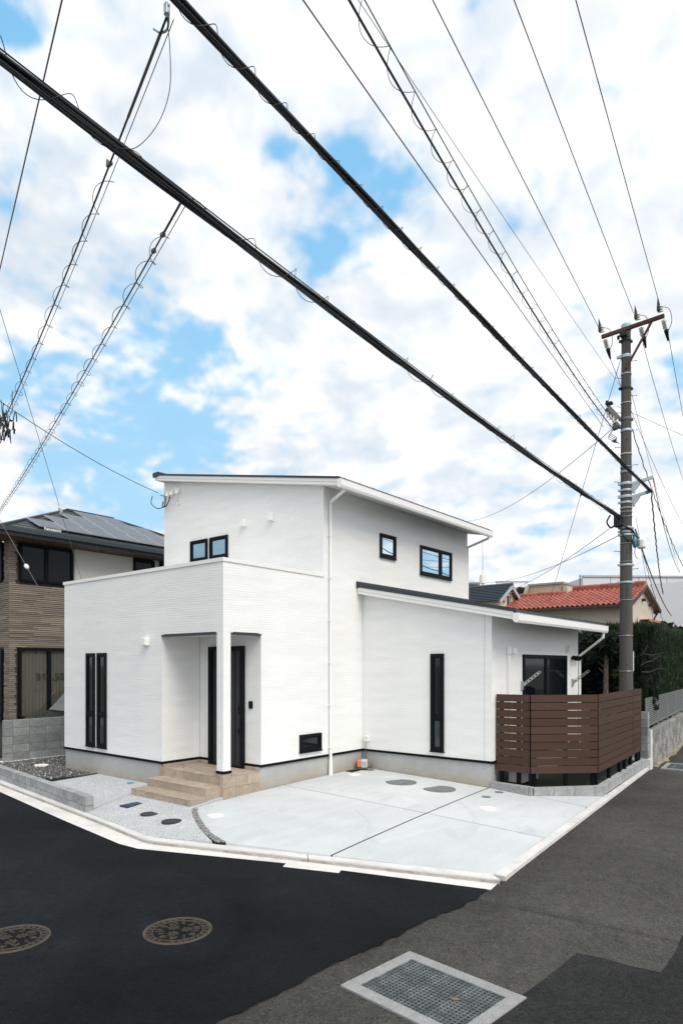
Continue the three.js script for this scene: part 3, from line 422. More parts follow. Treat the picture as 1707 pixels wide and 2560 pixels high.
  P('handle', [tube([[-0.6, 1.78, -0.905], [-0.6, 1.76, -0.865], [-0.6, 1.6, -0.845], [-0.6, 1.45, -0.845], [-0.6, 1.31, -0.865], [-0.6, 1.29, -0.905]], 0.014, 30, 8), rbox(0.045, 0.2, 0.02, 0.008, -0.6, 1.75, -0.905), rbox(0.045, 0.12, 0.02, 0.008, -0.6, 1.3, -0.905)], M.blackMatt, door);
  P('lock_plate', rbox(0.03, 0.02, 0.02, 0.006, -0.64, 1.70, -0.9), M.steel, door);
  P('intercom', [rbox(0.1, 0.145, 0.03, 0.012, -0.265, 1.84, -0.905), cyl(0.014, 0.01, 0, 0, 0, 14).rotateX(Math.PI / 2).translate(-0.265, 1.88, -0.888)], M.black, house);
  // wall lamps
  const lamp = (x, y, z, h, ax) => P('wall_light', ax === 'x' ? [rbox(0.11, h, 0.09, 0.012, x + 0.055, y, z), box(x, x + 0.05, y - h / 2 - 0.012, y - h / 2, z - 0.03, z + 0.03)] : [rbox(0.125, h, 0.11, 0.012, x, y, z + 0.055), box(x - 0.035, x + 0.035, y - h / 2 - 0.014, y - h / 2, z, z + 0.06)], M.plastic, house);
  lamp(-2.291, 3.07, 0, 0.155, 'z'); lamp(-2.43, 5.92, -2.73, 0.165, 'z'); lamp(-1.523, 5.93, -2.73, 0.175, 'z'); lamp(3.17, 3.01, -8.091, 0.15, 'x');
  // service entry hoods, bracket and ring high on the front wall
  for (const [x, y] of [[-5.29, 7.055], [-5.12, 7.06], [-4.886, 7.065]]) P('cable_hood', [rbox(0.1, 0.1, 0.11, 0.02, x, y + 0.02, -2.67), rod([x, y - 0.06, -2.6], [x, y + 0.02, -2.66], 0.03, 0.04, 10)], M.whitePaint, house);
  P('vent_ring', new THREE.TorusGeometry(0.07, 0.012, 8, 24).translate(-4.928, 6.811, -2.715), M.whiteTrim, house);
  P('service_bracket', [box(-5.53, -5.495, 6.8, 7.1, -2.73, -2.70), bar([-5.512, 7.06, -2.7], [-5.512, 7.06, -2.58], 0.025, 0.025)], M.galv, house);
  P('service_cable', [tube([[-5.6, 7.02, -2.4], [-5.72, 6.85, -2.45], [-5.6, 6.72, -2.55], [-5.4, 6.76, -2.62], [-5.3, 6.92, -2.6], [-5.29, 7.03, -2.6]], 0.011, 40, 6), tube([[-5.5, 6.9, -2.66], [-5.48, 6.76, -2.62], [-5.3, 6.74, -2.6], [-5.2, 6.82, -2.6], [-5.14, 6.97, -2.61]], 0.014, 30, 6)], M.cable, house);
  // wing: pipe cover, vent hood, spot lamps, laundry arms, outlet
  P('duct_cover', [rbox(0.07, 2.4, 0.085, 0.012, 3.207, 1.68, -4.792), rbox(0.085, 0.17, 0.12, 0.02, 3.213, 2.9, -4.792)], M.plastic, house);
  P('vent_hood', [rod([3.17, 2.9, -4.93], [3.25, 2.9, -4.93], 0.06, 0.065, 16), rbox(0.05, 0.13, 0.13, 0.02, 3.27, 2.89, -4.93)], M.whiteTrim, house);
  P('spot_lights', [rod([3.17, 2.775, -8.53], [3.21, 2.775, -8.53], 0.035, 0.035, 14), rod([3.2, 2.79, -8.44], [3.33, 2.76, -8.42], 0.05, 0.06, 16), rod([3.2, 2.79, -8.62], [3.33, 2.76, -8.66], 0.05, 0.06, 16), bar([3.2, 2.8, -8.44], [3.2, 2.8, -8.62], 0.025, 0.025)], M.black, house);
  for (const z of [-5.47, -8.46]) {
    const sh = new THREE.Shape(); const L = 0.46, w = 0.032; sh.moveTo(0, -w); sh.lineTo(L, -w); sh.absarc(L, 0, w, -Math.PI / 2, Math.PI / 2, false); sh.lineTo(0, w); sh.lineTo(0, -w);
    for (let k = 0; k < 5; k++) { const h = new THREE.Path(); h.absarc(0.12 + k * 0.085, 0, 0.02, 0, Math.PI * 2, true); sh.holes.push(h); }
    const g = new THREE.ExtrudeGeometry(sh, { depth: 0.022, bevelEnabled: false, curveSegments: 10 }); g.rotateZ(0.66); g.translate(3.21, 2.17, z - 0.011);
    P('laundry_arm', [g, rbox(0.05, 0.19, 0.07, 0.01, 3.19, 2.17, z)], M.steel, house);
  }
  P('outlet_box', [rbox(0.1, 0.12, 0.08, 0.012, 0.15, 0.95, -4.05), rbox(0.1, 0.03, 0.1, 0.01, 0.15, 1.0, -4.04)], M.plastic, house);
  /* porch and steps, clad in tiles that are pieces of their own */
  const porch = P('porch', [box(-1.8, -0.02, 0.0, 0.588, -0.92, -0.012), box(-1.79, -0.07, 0.0, 0.425, -0.01, 0.335), box(-1.78, -0.045, 0.0, 0.282, 0.33, 0.685)], M.grout, house, 'tan tiled porch with two steps');
  let tseed = 0; const tr = rng(88);
  const tile = (x0, x1, y0, y1, z0, z1) => { const g = box(x0, x1, y0, y1, z0, z1), uv = g.attributes.uv, ou = tr() * 7, ov = tr() * 7; for (let i = 0; i < uv.count; i++) uv.setXY(i, uv.getX(i) + ou, uv.getY(i) + ov); P('tile', g, tileMats[Math.floor(tr() * 4)], porch); };
  const e = 0.0022, row = (a, b, n, off = 0) => { const out = [], w = (b - a) / n; let s = a; if (off) { out.push([a, a + w * off]); s = a + w * off; } while (s < b - 0.02) { out.push([s, Math.min(b, s + w)]); s += w; } return out; };
  for (const [z0, z1] of row(-0.905, 0.0, 3)) for (const [x0, x1] of row(-1.8, 0.0, 6)) tile(x0 + e, x1 - e, 0.588, 0.6, z0 + e, z1 - e);                                          // porch floor
  for (const [x0, x1] of row(-1.88, -0.07, 6, 0.5)) tile(x0 + e, x1 - e, 0.44, 0.588 - e, -0.012, 0.0);                                                                                   // riser under the floor
  for (const [x0, x1] of row(-1.8, 0.0, 6)) { tile(x0 + e, Math.min(x1 - e, -0.07), 0.425, 0.44, -0.001, 0.348); }
  for (const [x0, x1] of row(-1.8, -0.06, 6, 0.5)) tile(x0 + e, x1 - e, 0.297, 0.425 - e, 0.335, 0.346);
  for (const [x0, x1] of row(-1.79, -0.03, 6)) tile(x0 + e, x1 - e, 0.282, 0.297, 0.346, 0.698);
  for (const [x0, x1] of row(-1.79, -0.035, 6, 0.5)) tile(x0 + e, x1 - e, 0.12, 0.282 - e, 0.685, 0.696);
  tile(-0.07, -0.058, 0.12, 0.425, 0.002, 0.335); tile(-0.045, -0.033, 0.12, 0.282, 0.338, 0.685); tile(-1.812, -1.8, 0.12, 0.425, 0.0, 0.335); tile(-1.802, -1.79, 0.12, 0.282, 0.338, 0.685);
  for (const [z0, z1] of row(-0.905, 0.012, 3)) { tile(-0.012, 0.003, 0.40 + e, 0.588 - e, z0 + e, z1 - e); tile(-0.012, 0.003, 0.12, 0.40 - e, z0 + e, z1 - e); }
  tile(-0.07, -0.013, 0.12, 0.655, -0.002, 0.012); tile(-0.155, -0.013, 0.6, 0.655, -0.17, 0.006); tile(-0.013, 0.004, 0.588, 0.655, -0.16, 0.012);
  tile(-1.81, -1.797, 0.602, 0.664, -0.9, -0.02); for (const [x0, x1] of row(-1.795, -1.48, 1)) tile(x0, x1, 0.602, 0.664, -0.916, -0.905); tile(-0.43, -0.012, 0.602, 0.664, -0.916, -0.905); tile(-1.888, -1.81, 0.2, 0.655, -0.012, 0.002);
  P('ground_spike', [cyl(0.012, 0.09, -1.42, 0.64, -0.22, 8), cyl(0.028, 0.015, -1.42, 0.69, -0.22, 12)], M.steel, porch);
}
function splitAny(g, max) {
  const p = g.attributes.position.array, u = g.attributes.uv.array, P2 = [], U2 = [];
  for (let i = 0; i < p.length / 9; i++) {
    const v = [0, 1, 2].map((k) => [p[i * 9 + k * 3], p[i * 9 + k * 3 + 1], p[i * 9 + k * 3 + 2], u[i * 6 + k * 2], u[i * 6 + k * 2 + 1]]);
    const d = [0, 1, 2].map((k) => Math.hypot(v[k][0] - v[(k + 1) % 3][0], v[k][1] - v[(k + 1) % 3][1], v[k][2] - v[(k + 1) % 3][2])), k = d.indexOf(Math.max(...d));
    const push = (t) => { for (const a of t) { P2.push(a[0], a[1], a[2]); U2.push(a[3], a[4]); } };
    if (d[k] > max) { const a = v[k], b = v[(k + 1) % 3], c = v[(k + 2) % 3], m = a.map((x, j) => (x + b[j]) / 2); push([a, m, c]); push([m, b, c]); } else push(v);
  }
  const o = new THREE.BufferGeometry(); o.setAttribute('position', new THREE.Float32BufferAttribute(P2, 3)); o.setAttribute('uv', new THREE.Float32BufferAttribute(U2, 2)); return o;
}

/* ---------- covers, pump and small things on the plot ---------- */
function disc(name, label, group, x, z, r, mat, o = {}) {
  const y = siteY(x, z) + (o.lift ?? 0.001), t = G(name, label, o.category || 'cover', group, [x, y, z], o.turn || 0);
  P('lid', cyl(r * 0.955, 0.02, 0, -0.004, 0, 48), mat, t);
  P('rim', new THREE.LatheGeometry([[r * 0.965, -0.03], [r, -0.03], [r, 0.0045], [r * 0.965, 0.0045], [r * 0.965, -0.03]].map(([a, b]) => new THREE.Vector2(a, b)), 48), o.rim || mat, t);
  if (o.slot) P('lift_slot', box(-0.045, 0.045, 0.0062, 0.0075, r * 0.7, r * 0.76).rotateY(o.slot), M.blackMatt, t);
  return t;
}
disc('septic_cover', 'large round grey cover in the driveway, nearer the inner corner', 'large grey covers in the driveway', 1.57, -3.30, 0.315, M.coverGrey, { slot: 0.9 });
disc('septic_cover', 'large round grey cover in the driveway, nearer the brown fence', 'large grey covers in the driveway', 2.46, -3.29, 0.32, M.coverGrey, { slot: 0.5 });
disc('inspection_cover', 'round white inspection cover near the orange pump', 'white covers', 0.396, -3.28, 0.137, M.coverWhite);
disc('inspection_cover', 'round white inspection cover near the right street, beside two small grey caps', 'white covers', 3.86, -2.55, 0.148, M.coverWhite);
disc('inspection_cover', 'round white inspection cover beside the foot of the tiled steps', 'white covers', 0.70, 0.755, 0.142, M.coverWhite);
{ const t = disc('inspection_cover', 'round white inspection cover sunk in the gravel bed', 'white covers', -6.3, 0.18, 0.16, M.coverWhite); t.position.y = 0.235; }
disc('small_cap', 'small round grey cap close to the orange pump', 'small grey caps', 0.335, -3.93, 0.085, M.coverGrey);
disc('small_cap', 'small round grey cap left of the other, above the white cover', 'small grey caps', 3.44, -3.32, 0.085, M.coverGrey);
disc('small_cap', 'small round grey cap closest to the block edging', 'small grey caps', 3.43, -3.87, 0.085, M.coverGrey);
const blackLid = std({ map: concMap(0.03, 700, 0.15, [0.97, 1, 0.98], 0.9), roughness: 0.6 });
disc('black_cover', 'black round cover in the approach, left one nearer the blue box', 'black covers in the approach', -0.34, 1.29, 0.15, blackLid);
disc('black_cover', 'black round cover in the approach, right one nearer the pebble strip', 'black covers in the approach', 0.38, 1.38, 0.155, blackLid);
disc('valve_cover', 'small bright blue valve cover beside the lower step', null, -2.64, 0.155, 0.075, phys({ color: lin(0.02, 0.3, 0.42), roughness: 0.4 }));
{
  const t = G('meter_box', 'navy blue rectangular water meter lid in the approach', 'meter box', null, [-1.135, siteY(-1.135, 1.03) + 0.002, 1.03], 0.05);
  const m = std({ map: concMap(0.02, 720, 0.2, [0.35, 2.2, 4.2], 0.8), roughness: 0.45 });
  P('lid', box(-0.098, 0.098, -0.02, 0.006, -0.225, 0.235), m, t); P('rim', [box(-0.112, -0.101, -0.03, 0.004, -0.24, 0.25), box(0.101, 0.112, -0.03, 0.004, -0.24, 0.25), box(-0.101, 0.101, -0.03, 0.004, -0.24, -0.228), box(-0.101, 0.101, -0.03, 0.004, 0.238, 0.25)], std({ color: lin(0.01, 0.03, 0.06), roughness: 0.5 }), t);
  P('lift_slot', box(-0.05, 0.05, 0.0065, 0.008, 0.18, 0.195), M.blackMatt, t);
}
{
  const t = G('drain_grate', 'small black drain grate at the wall left of the orange pump', 'grate', null, [0.12, siteY(0.12, -3.58) + 0.003, -3.58]);
  P('frame', [box(-0.09, -0.075, -0.02, 0.006, -0.15, 0.15), box(0.075, 0.09, -0.02, 0.006, -0.15, 0.15), box(-0.075, 0.075, -0.02, 0.006, -0.15, -0.135), box(-0.075, 0.075, -0.02, 0.006, 0.135, 0.15)], M.blackMatt, t);
  for (let k = 0; k < 9; k++) P('bar', box(-0.075, 0.075, -0.012, 0.005, -0.126 + k * 0.03, -0.114 + k * 0.03), M.blackMatt, t);
}
{
  const t = G('air_pump', 'small grey and orange air pump on the concrete in the inner corner', 'pump', null, [0.16, siteY(0.16, -3.86), -3.86], 0.62);
  P('base_plate', rbox(0.25, 0.03, 0.2, 0.01, 0, 0.03, 0), std({ color: lin(0.06, 0.065, 0.07), roughness: 0.6 }), t);
  for (const [a, b] of [[-0.1, 0.07], [0.1, 0.07], [-0.1, -0.07], [0.1, -0.07]]) P('rubber_foot', cyl(0.018, 0.02, a, 0.01, b, 10), M.blackMatt, t);
  P('body', rbox(0.155, 0.19, 0.17, 0.035, 0.042, 0.135, 0, 4), std({ color: lin(0.5, 0.52, 0.52), roughness: 0.45 }), t);
  P('orange_end', rbox(0.085, 0.175, 0.165, 0.03, -0.075, 0.135, 0, 4), phys({ color: lin(0.68, 0.19, 0.06), roughness: 0.4 }), t);
  for (let k = 0; k < 4; k++) P('vent_slot', box(0.0, 0.085, 0.1 + k * 0.022, 0.108 + k * 0.022, 0.083, 0.0865), std({ color: lin(0.2, 0.21, 0.21) }), t);
  P('hose', tube([[0.12, 0.07, 0.0], [0.17, 0.06, 0.0], [0.2, 0.04, -0.05], [0.2, 0.1, -0.12]], 0.014, 24, 8), std({ color: lin(0.1, 0.11, 0.12), roughness: 0.5 }), t);
  const c = tube([[0.12, 0.91, -4.03], [0.115, 0.7, -4.05], [0.11, 0.4, -4.08], [0.14, 0.33, -4.04], [0.2, 0.35, -3.96]], 0.0075, 40, 6); P('outlet_cord', c, M.wireGrey, house);
}
/* ---------- block walls ---------- */
// a wall of separate blocks between two plan points; rows of [height, block length, offset]
function blockWall(t, a, b, y0, rows, thick, mats, seed, name = 'block', gap = 0.009) {
  const L = Math.hypot(b[0] - a[0], b[1] - a[1]), dx = (b[0] - a[0]) / L, dz = (b[1] - a[1]) / L, ang = Math.atan2(-dz, dx), r = rng(seed); let y = y0;
  const core = box(0.006, L - 0.006, y0, y0 + rows.reduce((s, q) => s + q[0], 0) - 0.006, -thick / 2 + 0.006, thick / 2 - 0.006); core.rotateY(ang); core.translate(a[0], 0, a[1]); P('mortar', core, M.mortar, t);
  const variants = {};
  for (const [h, len, off = 0, list] of rows) {
    for (let s = -off; s < L - 0.01; s += len) {
      const s0 = Math.max(0, s) + gap / 2, s1 = Math.min(L, s + len) - gap / 2; if (s1 - s0 < 0.02) continue;
      const ms = list || mats, key = (s1 - s0).toFixed(3) + h.toFixed(3) + Math.floor(r() * 3);
      if (!variants[key]) { const g = rbox(s1 - s0, h - gap, thick, 0.005, 0, 0, 0, 1); variants[key] = uvm(g); const uv = variants[key].attributes.uv, ou = r() * 5, ov = r() * 5; for (let i = 0; i < uv.count; i++) uv.setXY(i, uv.getX(i) + ou, uv.getY(i) + ov); }
      const m = cast(new THREE.Mesh(variants[key], ms[Math.floor(r() * ms.length)])); m.name = name; const c = (s0 + s1) / 2; m.position.set(a[0] + dx * c + (r() - 0.5) * 0.002, y + h / 2, a[1] + dz * c); m.rotation.y = ang; t.add(m);
    }
    y += h;
  }
}
{
  const t = G('block_wall', 'grey concrete block wall on the left boundary in front of the brown tiled house', 'wall');
  blockWall(t, [-7.6, 2.4 - 1.9], [-7.6, -9], 0.22, [0, 1, 2, 3, 4].map((k) => [0.205, 0.41, 0.2]), 0.12, cmuTones, 41);
  P('footing', box(-7.75, -7.5, 0.1, 0.235, -9, 0.6), M.apron, t);
}
{
  const t = G('low_block_wall', 'low pale block wall beside the left street in front of the gravel bed', 'wall');
  blockWall(t, [-1.49, 1.70], [-14.5, 0.225], 0.05, [[0.13, 0.42, 0.1, cmuLight], [0.165, 0.21, 0.05, cmuLight]], 0.15, cmuLight, 43);
}
{
  const t = G('block_edging', 'low grey block edging under the brown fence', 'wall');
  blockWall(t, [3.15, -4.14], [4.02, -4.05], 0.12, [[0.2, 0.41]], 0.12, cmuLight.slice(0, 2), 45); blockWall(t, [4.0, -4.1], [4.93, -5.14], 0.1, [[0.2, 0.41]], 0.12, cmuLight.slice(0, 2), 46); blockWall(t, [4.9, -5.12], [4.56, -9.5], 0.1, [[0.19, 0.21]], 0.13, cmuLight, 47);
}
{
  const t = G('boundary_wall', 'narrow grey block wall between the plots at the end of the brown fence', 'wall');
  blockWall(t, [4.66, -9.62], [0.5, -9.9], 0.28, [0, 1, 2, 3, 4, 5].map((k) => [0.195, 0.4, (k % 2) * 0.2]), 0.12, cmuTones, 48);
  P('footing', box(4.2, 4.72, 0.0, 0.285, -9.76, -9.5), M.kerb, t);
}
const rightWall = G('retaining_wall', 'old stained concrete block wall along the right street under the louvre fence', 'wall');
blockWall(rightWall, [4.58, -9.98], [2.2, -34], 0.0, [0, 1, 2, 3, 4].map((k) => [k === 4 ? 0.2 : 0.19, k === 4 ? 0.2 : 0.4, (k % 2) * 0.2]), 0.16, cmuOld, 49);
P('end_post', box(4.47, 4.66, 0.0, 0.97, -9.985, -9.8), M.kerb, rightWall);
{ const r = rng(27), a = [], b = []; for (let i = 0; i <= 60; i++) { const z = -10.1 - i * 0.35, x = 4.655 + (z + 9.98) * 0.099; a.push([x, z]); b.push([x + 0.10 + 0.13 * r() + 0.09 * fbm(z * 0.8, 1, 2, 3), z]); } structure('dirt_strip', slab([...a, ...b.reverse()].reverse(), () => 0.042, 0.03), std({ map: concMap(0.22, 970, 0.8, [1.1, 1, 0.72], 0.9), roughness: 1 }), 'dry dirt and dead grass along the foot of the old wall'); }
/* ---------- louvre fence on the wall ---------- */
{
  const t = G('louvre_fence', 'grey aluminium louvre fence on top of the old block wall', 'fence');
  const a = V(4.56, 0, -9.75), b = V(2.25, 0, -33), L = a.distanceTo(b), d = b.clone().sub(a).normalize(), m = std({ color: lin(0.17, 0.185, 0.185), roughness: 0.6, metalness: 0.2 });
  const n = 12, pw = L / n;
  for (let k = 0; k < n; k++) {
    const p = a.clone().addScaledVector(d, k * pw), q = a.clone().addScaledVector(d, (k + 1) * pw - 0.02);
    P('post', rod([p.x, 0.95, p.z], [p.x, 1.76, p.z], 0.028, 0.028, 8), m, t);
    if (k < 5) { for (let s = 0; s < 13; s++) { const y = 1.10 + s * 0.051; const g = bar([p.x, y, p.z], [q.x, y, q.z], 0.014, 0.034); P('slat', g, m, t); } }
    else P('louvre_panel', [...Array(13)].map((_, s) => bar([p.x, 1.10 + s * 0.051, p.z], [q.x, 1.10 + s * 0.051, q.z], 0.014, 0.034)), m, t).userData.kind = 'stuff';
    P('rail', [bar([p.x, 1.06, p.z], [q.x, 1.06, q.z], 0.035, 0.03), bar([p.x, 1.755, p.z], [q.x, 1.755, q.z], 0.035, 0.022)], m, t);
  }
}
/* ---------- brown plank fence ---------- */
{
  const t = G('plank_fence', 'dark brown horizontal plank fence with three faces at the corner of the wing', 'fence');
  const wood = [0, 1, 2].map((i) => { const a = tileNoise(800 + i, 64), b = tileNoise(810 + i, 8); return phys({ map: tex(256, 256, (u, v) => { const k = (0.046 + i * 0.0045) * (0.92 + 0.1 * a(u * 0.06, v) + 0.06 * b(u, v)); return [lin2s(k * 1.38), lin2s(k * 0.79), lin2s(k * 0.605)]; }, true, 1 / 1.2, 1 / 0.3), roughness: 0.7, specularIntensity: 0.3 }); });
  const r = rng(17), pts = [[[3.2, -4.245], [3.865, -4.285]], [[3.885, -4.29], [4.835, -5.2]], [[4.85, -5.215], [4.64, -8.28]], [[4.635, -8.33], [4.565, -9.28]]];
  pts.forEach(([a, b], s) => { for (let k = 0; k < 10; k++) { const y = 0.523 + 0.152 * k + 0.07, g = bar([a[0], y, a[1]], [b[0], y, b[1]], 0.024, 0.139); uvm(g); P('plank', g, wood[Math.floor(r() * 3)], t); } });
  const post = (x, z, y0 = 0.28) => P('post', box(x - 0.035, x + 0.035, y0, 2.0, z - 0.035, z + 0.035), M.black, t);
  for (const [x, z] of [[3.27, -4.33], [3.62, -4.345], [3.86, -4.36], [3.9, -4.40], [4.35, -4.83], [4.74, -5.22], [4.78, -5.30], [4.745, -6.2], [4.69, -7.1], [4.655, -7.6], [4.58, -8.32], [4.54, -9.0], [4.52, -9.25]]) post(x, z);
  P('bracket', box(4.688, 4.7, 1.62, 1.645, -7.78, -7.68), M.blackMatt, t);
}
{
  const t = G('air_conditioner', 'white outdoor air conditioner unit standing under the brown fence', 'air conditioner', null, [3.47, 0.23, -4.9]);
  P('case', rbox(0.3, 0.56, 0.78, 0.02, 0, 0.32, 0), std({ color: lin(0.55, 0.55, 0.52), roughness: 0.5 }), t);
  P('fan_grille', [...Array(6)].map((_, k) => new THREE.TorusGeometry(0.06 + 0.03 * k, 0.005, 5, 28).rotateY(Math.PI / 2).translate(0.158, 0.33, -0.08)), M.wireGrey, t);
  for (const z of [-0.26, 0.26]) P('foot', box(-0.16, 0.16, 0.0, 0.045, z - 0.04, z + 0.04), M.blackMatt, t);
}
/* ---------- street manholes, big grate, far grate ---------- */
function manhole(label, x, z, turn) {
  const t = G('manhole_cover', label, 'manhole cover', 'cast iron covers in the fresh asphalt', [x, 0.013, z], turn), R = 0.33;
  const iron = std({ map: concMap(0.034, 901, 0.2, [1.28, 1, 0.72], 0.7), roughness: 0.6, metalness: 0.35 }), tan = std({ map: concMap(0.064, 905, 0.15, [1.2, 1, 0.62], 0.6), roughness: 0.95 }), rim = std({ map: concMap(0.058, 909, 0.2, [1.28, 1, 0.72], 0.7), roughness: 0.7, metalness: 0.3 });
  P('frame', new THREE.LatheGeometry([[R * 0.915, -0.03], [R, -0.03], [R, 0.004], [R * 0.915, 0.004], [R * 0.915, -0.03]].map(([a, b]) => new THREE.Vector2(a, b)), 64), rim, t);
  const cover = P('cover', cyl(R * 0.905, 0.02, 0, -0.011, 0, 64), tan, t);
  const ring = (r0, r1, y) => { const g = new THREE.RingGeometry(r0, r1, 64); g.rotateX(-Math.PI / 2); g.translate(0, y, 0); return g; };
  P('ring', [new THREE.LatheGeometry([[0.232, -0.002], [0.238, 0.0055], [0.247, 0.0055], [0.25, -0.002]].map(([a, b]) => new THREE.Vector2(a, b)), 64), new THREE.LatheGeometry([[0.287, -0.002], [0.289, 0.0055], [0.299, 0.0055], [0.2995, -0.002]].map(([a, b]) => new THREE.Vector2(a, b)), 64)], iron, cover);
  const n = 26; for (let k = 0; k < n; k++) { if (k % 13 === 6) continue; const a0 = (k + 0.2) / n * Math.PI * 2, a1 = (k + 0.78) / n * Math.PI * 2; const sh = new THREE.Shape(); sh.absarc(0, 0, 0.285, a0, a1, false); sh.absarc(0, 0, 0.252, a1, a0, true); const g = new THREE.ExtrudeGeometry(sh, { depth: 0.006, bevelEnabled: false, curveSegments: 4 }); g.rotateX(-Math.PI / 2); g.translate(0, -0.001, 0); P('raised_block', g, iron, cover); }
  // flower relief: three blossoms with leaves
  const leaf = (L, w) => { const s = new THREE.Shape(); s.moveTo(0, 0); s.quadraticCurveTo(w, L * 0.45, 0, L); s.quadraticCurveTo(-w, L * 0.45, 0, 0); return s; };
  const put = (name, L, w, x, y, a, h) => { const g = new THREE.ExtrudeGeometry(leaf(L, w), { depth: h, bevelEnabled: false, curveSegments: 4 }); g.rotateZ(a); g.translate(x, y, 0); g.rotateX(-Math.PI / 2); g.translate(0, -0.001, 0); P(name, g, iron, cover); };
  const r = rng(19);
  for (let f = 0; f < 3; f++) { const fa = f * 2.09 + 0.4, cx = 0.085 * Math.cos(fa), cy = 0.085 * Math.sin(fa); for (let k = 0; k < 7; k++) put('petal', 0.062, 0.03, cx, cy, k / 7 * 6.283 + f, 0.006); }
  for (let k = 0; k < 26; k++) { const a = k / 26 * 6.283 + r() * 0.12, d = 0.125 + r() * 0.03; put('leaf', 0.075 + r() * 0.022, 0.026, d * Math.cos(a), d * Math.sin(a), a - Math.PI / 2 + (r() - 0.5) * 1.3, 0.0055); }
  for (const a of [0.1, 2.35]) P('key_hole', cyl(0.012, 0.004, 0.308 * Math.cos(a), 0.0045, 0.308 * Math.sin(a), 10), M.blackMatt, t);
}
manhole('cast iron cover with flower relief in the middle of the fresh asphalt', 3.715, 3.75, 0.5);
manhole('cast iron cover with flower relief cut by the left edge of the picture', 2.665, 4.85, 1.1);
function streetGrate(t, w, d, nx, nz, fr, fine) {
  // w along x, d along z, opening inside frame fr
  P('concrete_frame', [box(-w / 2, w / 2, -0.1, 0.016, -d / 2, -d / 2 + fr), box(-w / 2, w / 2, -0.1, 0.016, d / 2 - fr, d / 2), box(-w / 2, -w / 2 + fr, -0.1, 0.016, -d / 2 + fr, d / 2 - fr), box(w / 2 - fr, w / 2, -0.1, 0.016, -d / 2 + fr, d / 2 - fr)], fine, t);
  const W = w - 2 * fr, D = d - 2 * fr; P('pit', box(-W / 2, W / 2, -0.095, -0.09, -D / 2, D / 2), M.blackMatt, t);
  P('grate_frame', [box(-W / 2, W / 2, -0.04, 0.012, -D / 2, -D / 2 + 0.012), box(-W / 2, W / 2, -0.04, 0.012, D / 2 - 0.012, D / 2), box(-W / 2, -W / 2 + 0.012, -0.04, 0.012, -D / 2 + 0.012, D / 2 - 0.012), box(W / 2 - 0.012, W / 2, -0.04, 0.012, -D / 2 + 0.012, D / 2 - 0.012)], M.galvDark, t);
  for (let k = 1; k < nx; k++) { const x = -W / 2 + W * k / nx, th = k % Math.round(nx / 3) === 0 ? 0.013 : 0.0065; P('bearing_bar', box(x - th / 2, x + th / 2, -0.035, 0.008, -D / 2 + 0.012, D / 2 - 0.012), M.galvDark, t); }
  for (let k = 1; k < nz; k++) { const z = -D / 2 + D * k / nz; P('cross_bar', box(-W / 2 + 0.012, W / 2 - 0.012, -0.008, 0.010, z - 0.0034, z + 0.0034), M.galvDark, t); }
}
M.galvDark = std({ map: concMap(0.22, 931, 0.3, [0.86, 1, 1.03], 0.7), roughness: 0.55, metalness: 0.5 });
const grateConc = std({ map: (() => { const r = rng(55), S = 512, f = new Float32Array(S * S).fill(0.24); for (let i = 0; i < 9000; i++) { const x = Math.floor(r() * S), y = Math.floor(r() * S), v = r() < 0.35 ? 0.12 : 0.42; for (let dy = 0; dy < 3; dy++) for (let dx = 0; dx < 3; dx++) f[((y + dy) % S) * S + ((x + dx) % S)] = v; } return tex(S, S, (u, v, x, y) => lin2s(f[y * S + x] * (0.9 + 0.2 * nA(u, v))), true, 2, 2); })(), roughness: 0.9, bumpMap: fineBump, bumpScale: 0.002 });
{
  const t = G('street_grate', 'big steel drain grate in a concrete frame at the bottom of the picture', 'grate', null, [6.255, 0.0, 3.21], -0.10);
  streetGrate(t, 1.165, 0.885, 26, 17, 0.112, grateConc);
  const l = G('dead_leaf', 'brown curled dead leaf lying on the big steel grate', 'leaf', null, [6.46, 0.014, 3.2], 0.5);
  const g = new THREE.PlaneGeometry(0.09, 0.035, 8, 3); const p = g.attributes.position; for (let i = 0; i < p.count; i++) { const u = p.getX(i) / 0.045; p.setY(i, p.getY(i) * (1 - u * u * 0.9)); p.setZ(i, 0.012 * u * u + 0.004 * Math.sin(u * 7)); } g.rotateX(-Math.PI / 2); g.computeVertexNormals(); P('blade', g, std({ color: lin(0.2, 0.13, 0.07), side: THREE.DoubleSide }), l); P('stalk', rod([0.04, 0.008, 0], [0.075, 0.004, 0.012], 0.0015, 0.001, 5), std({ color: lin(0.16, 0.1, 0.06) }), l);
}
{ const t = G('street_grate', 'far drain grate in the right street beyond the end of the kerb', 'grate', null, [5.12, 0.03, -10.45], 0.088); streetGrate(t, 0.6, 1.15, 9, 16, 0.1, grateConc); }

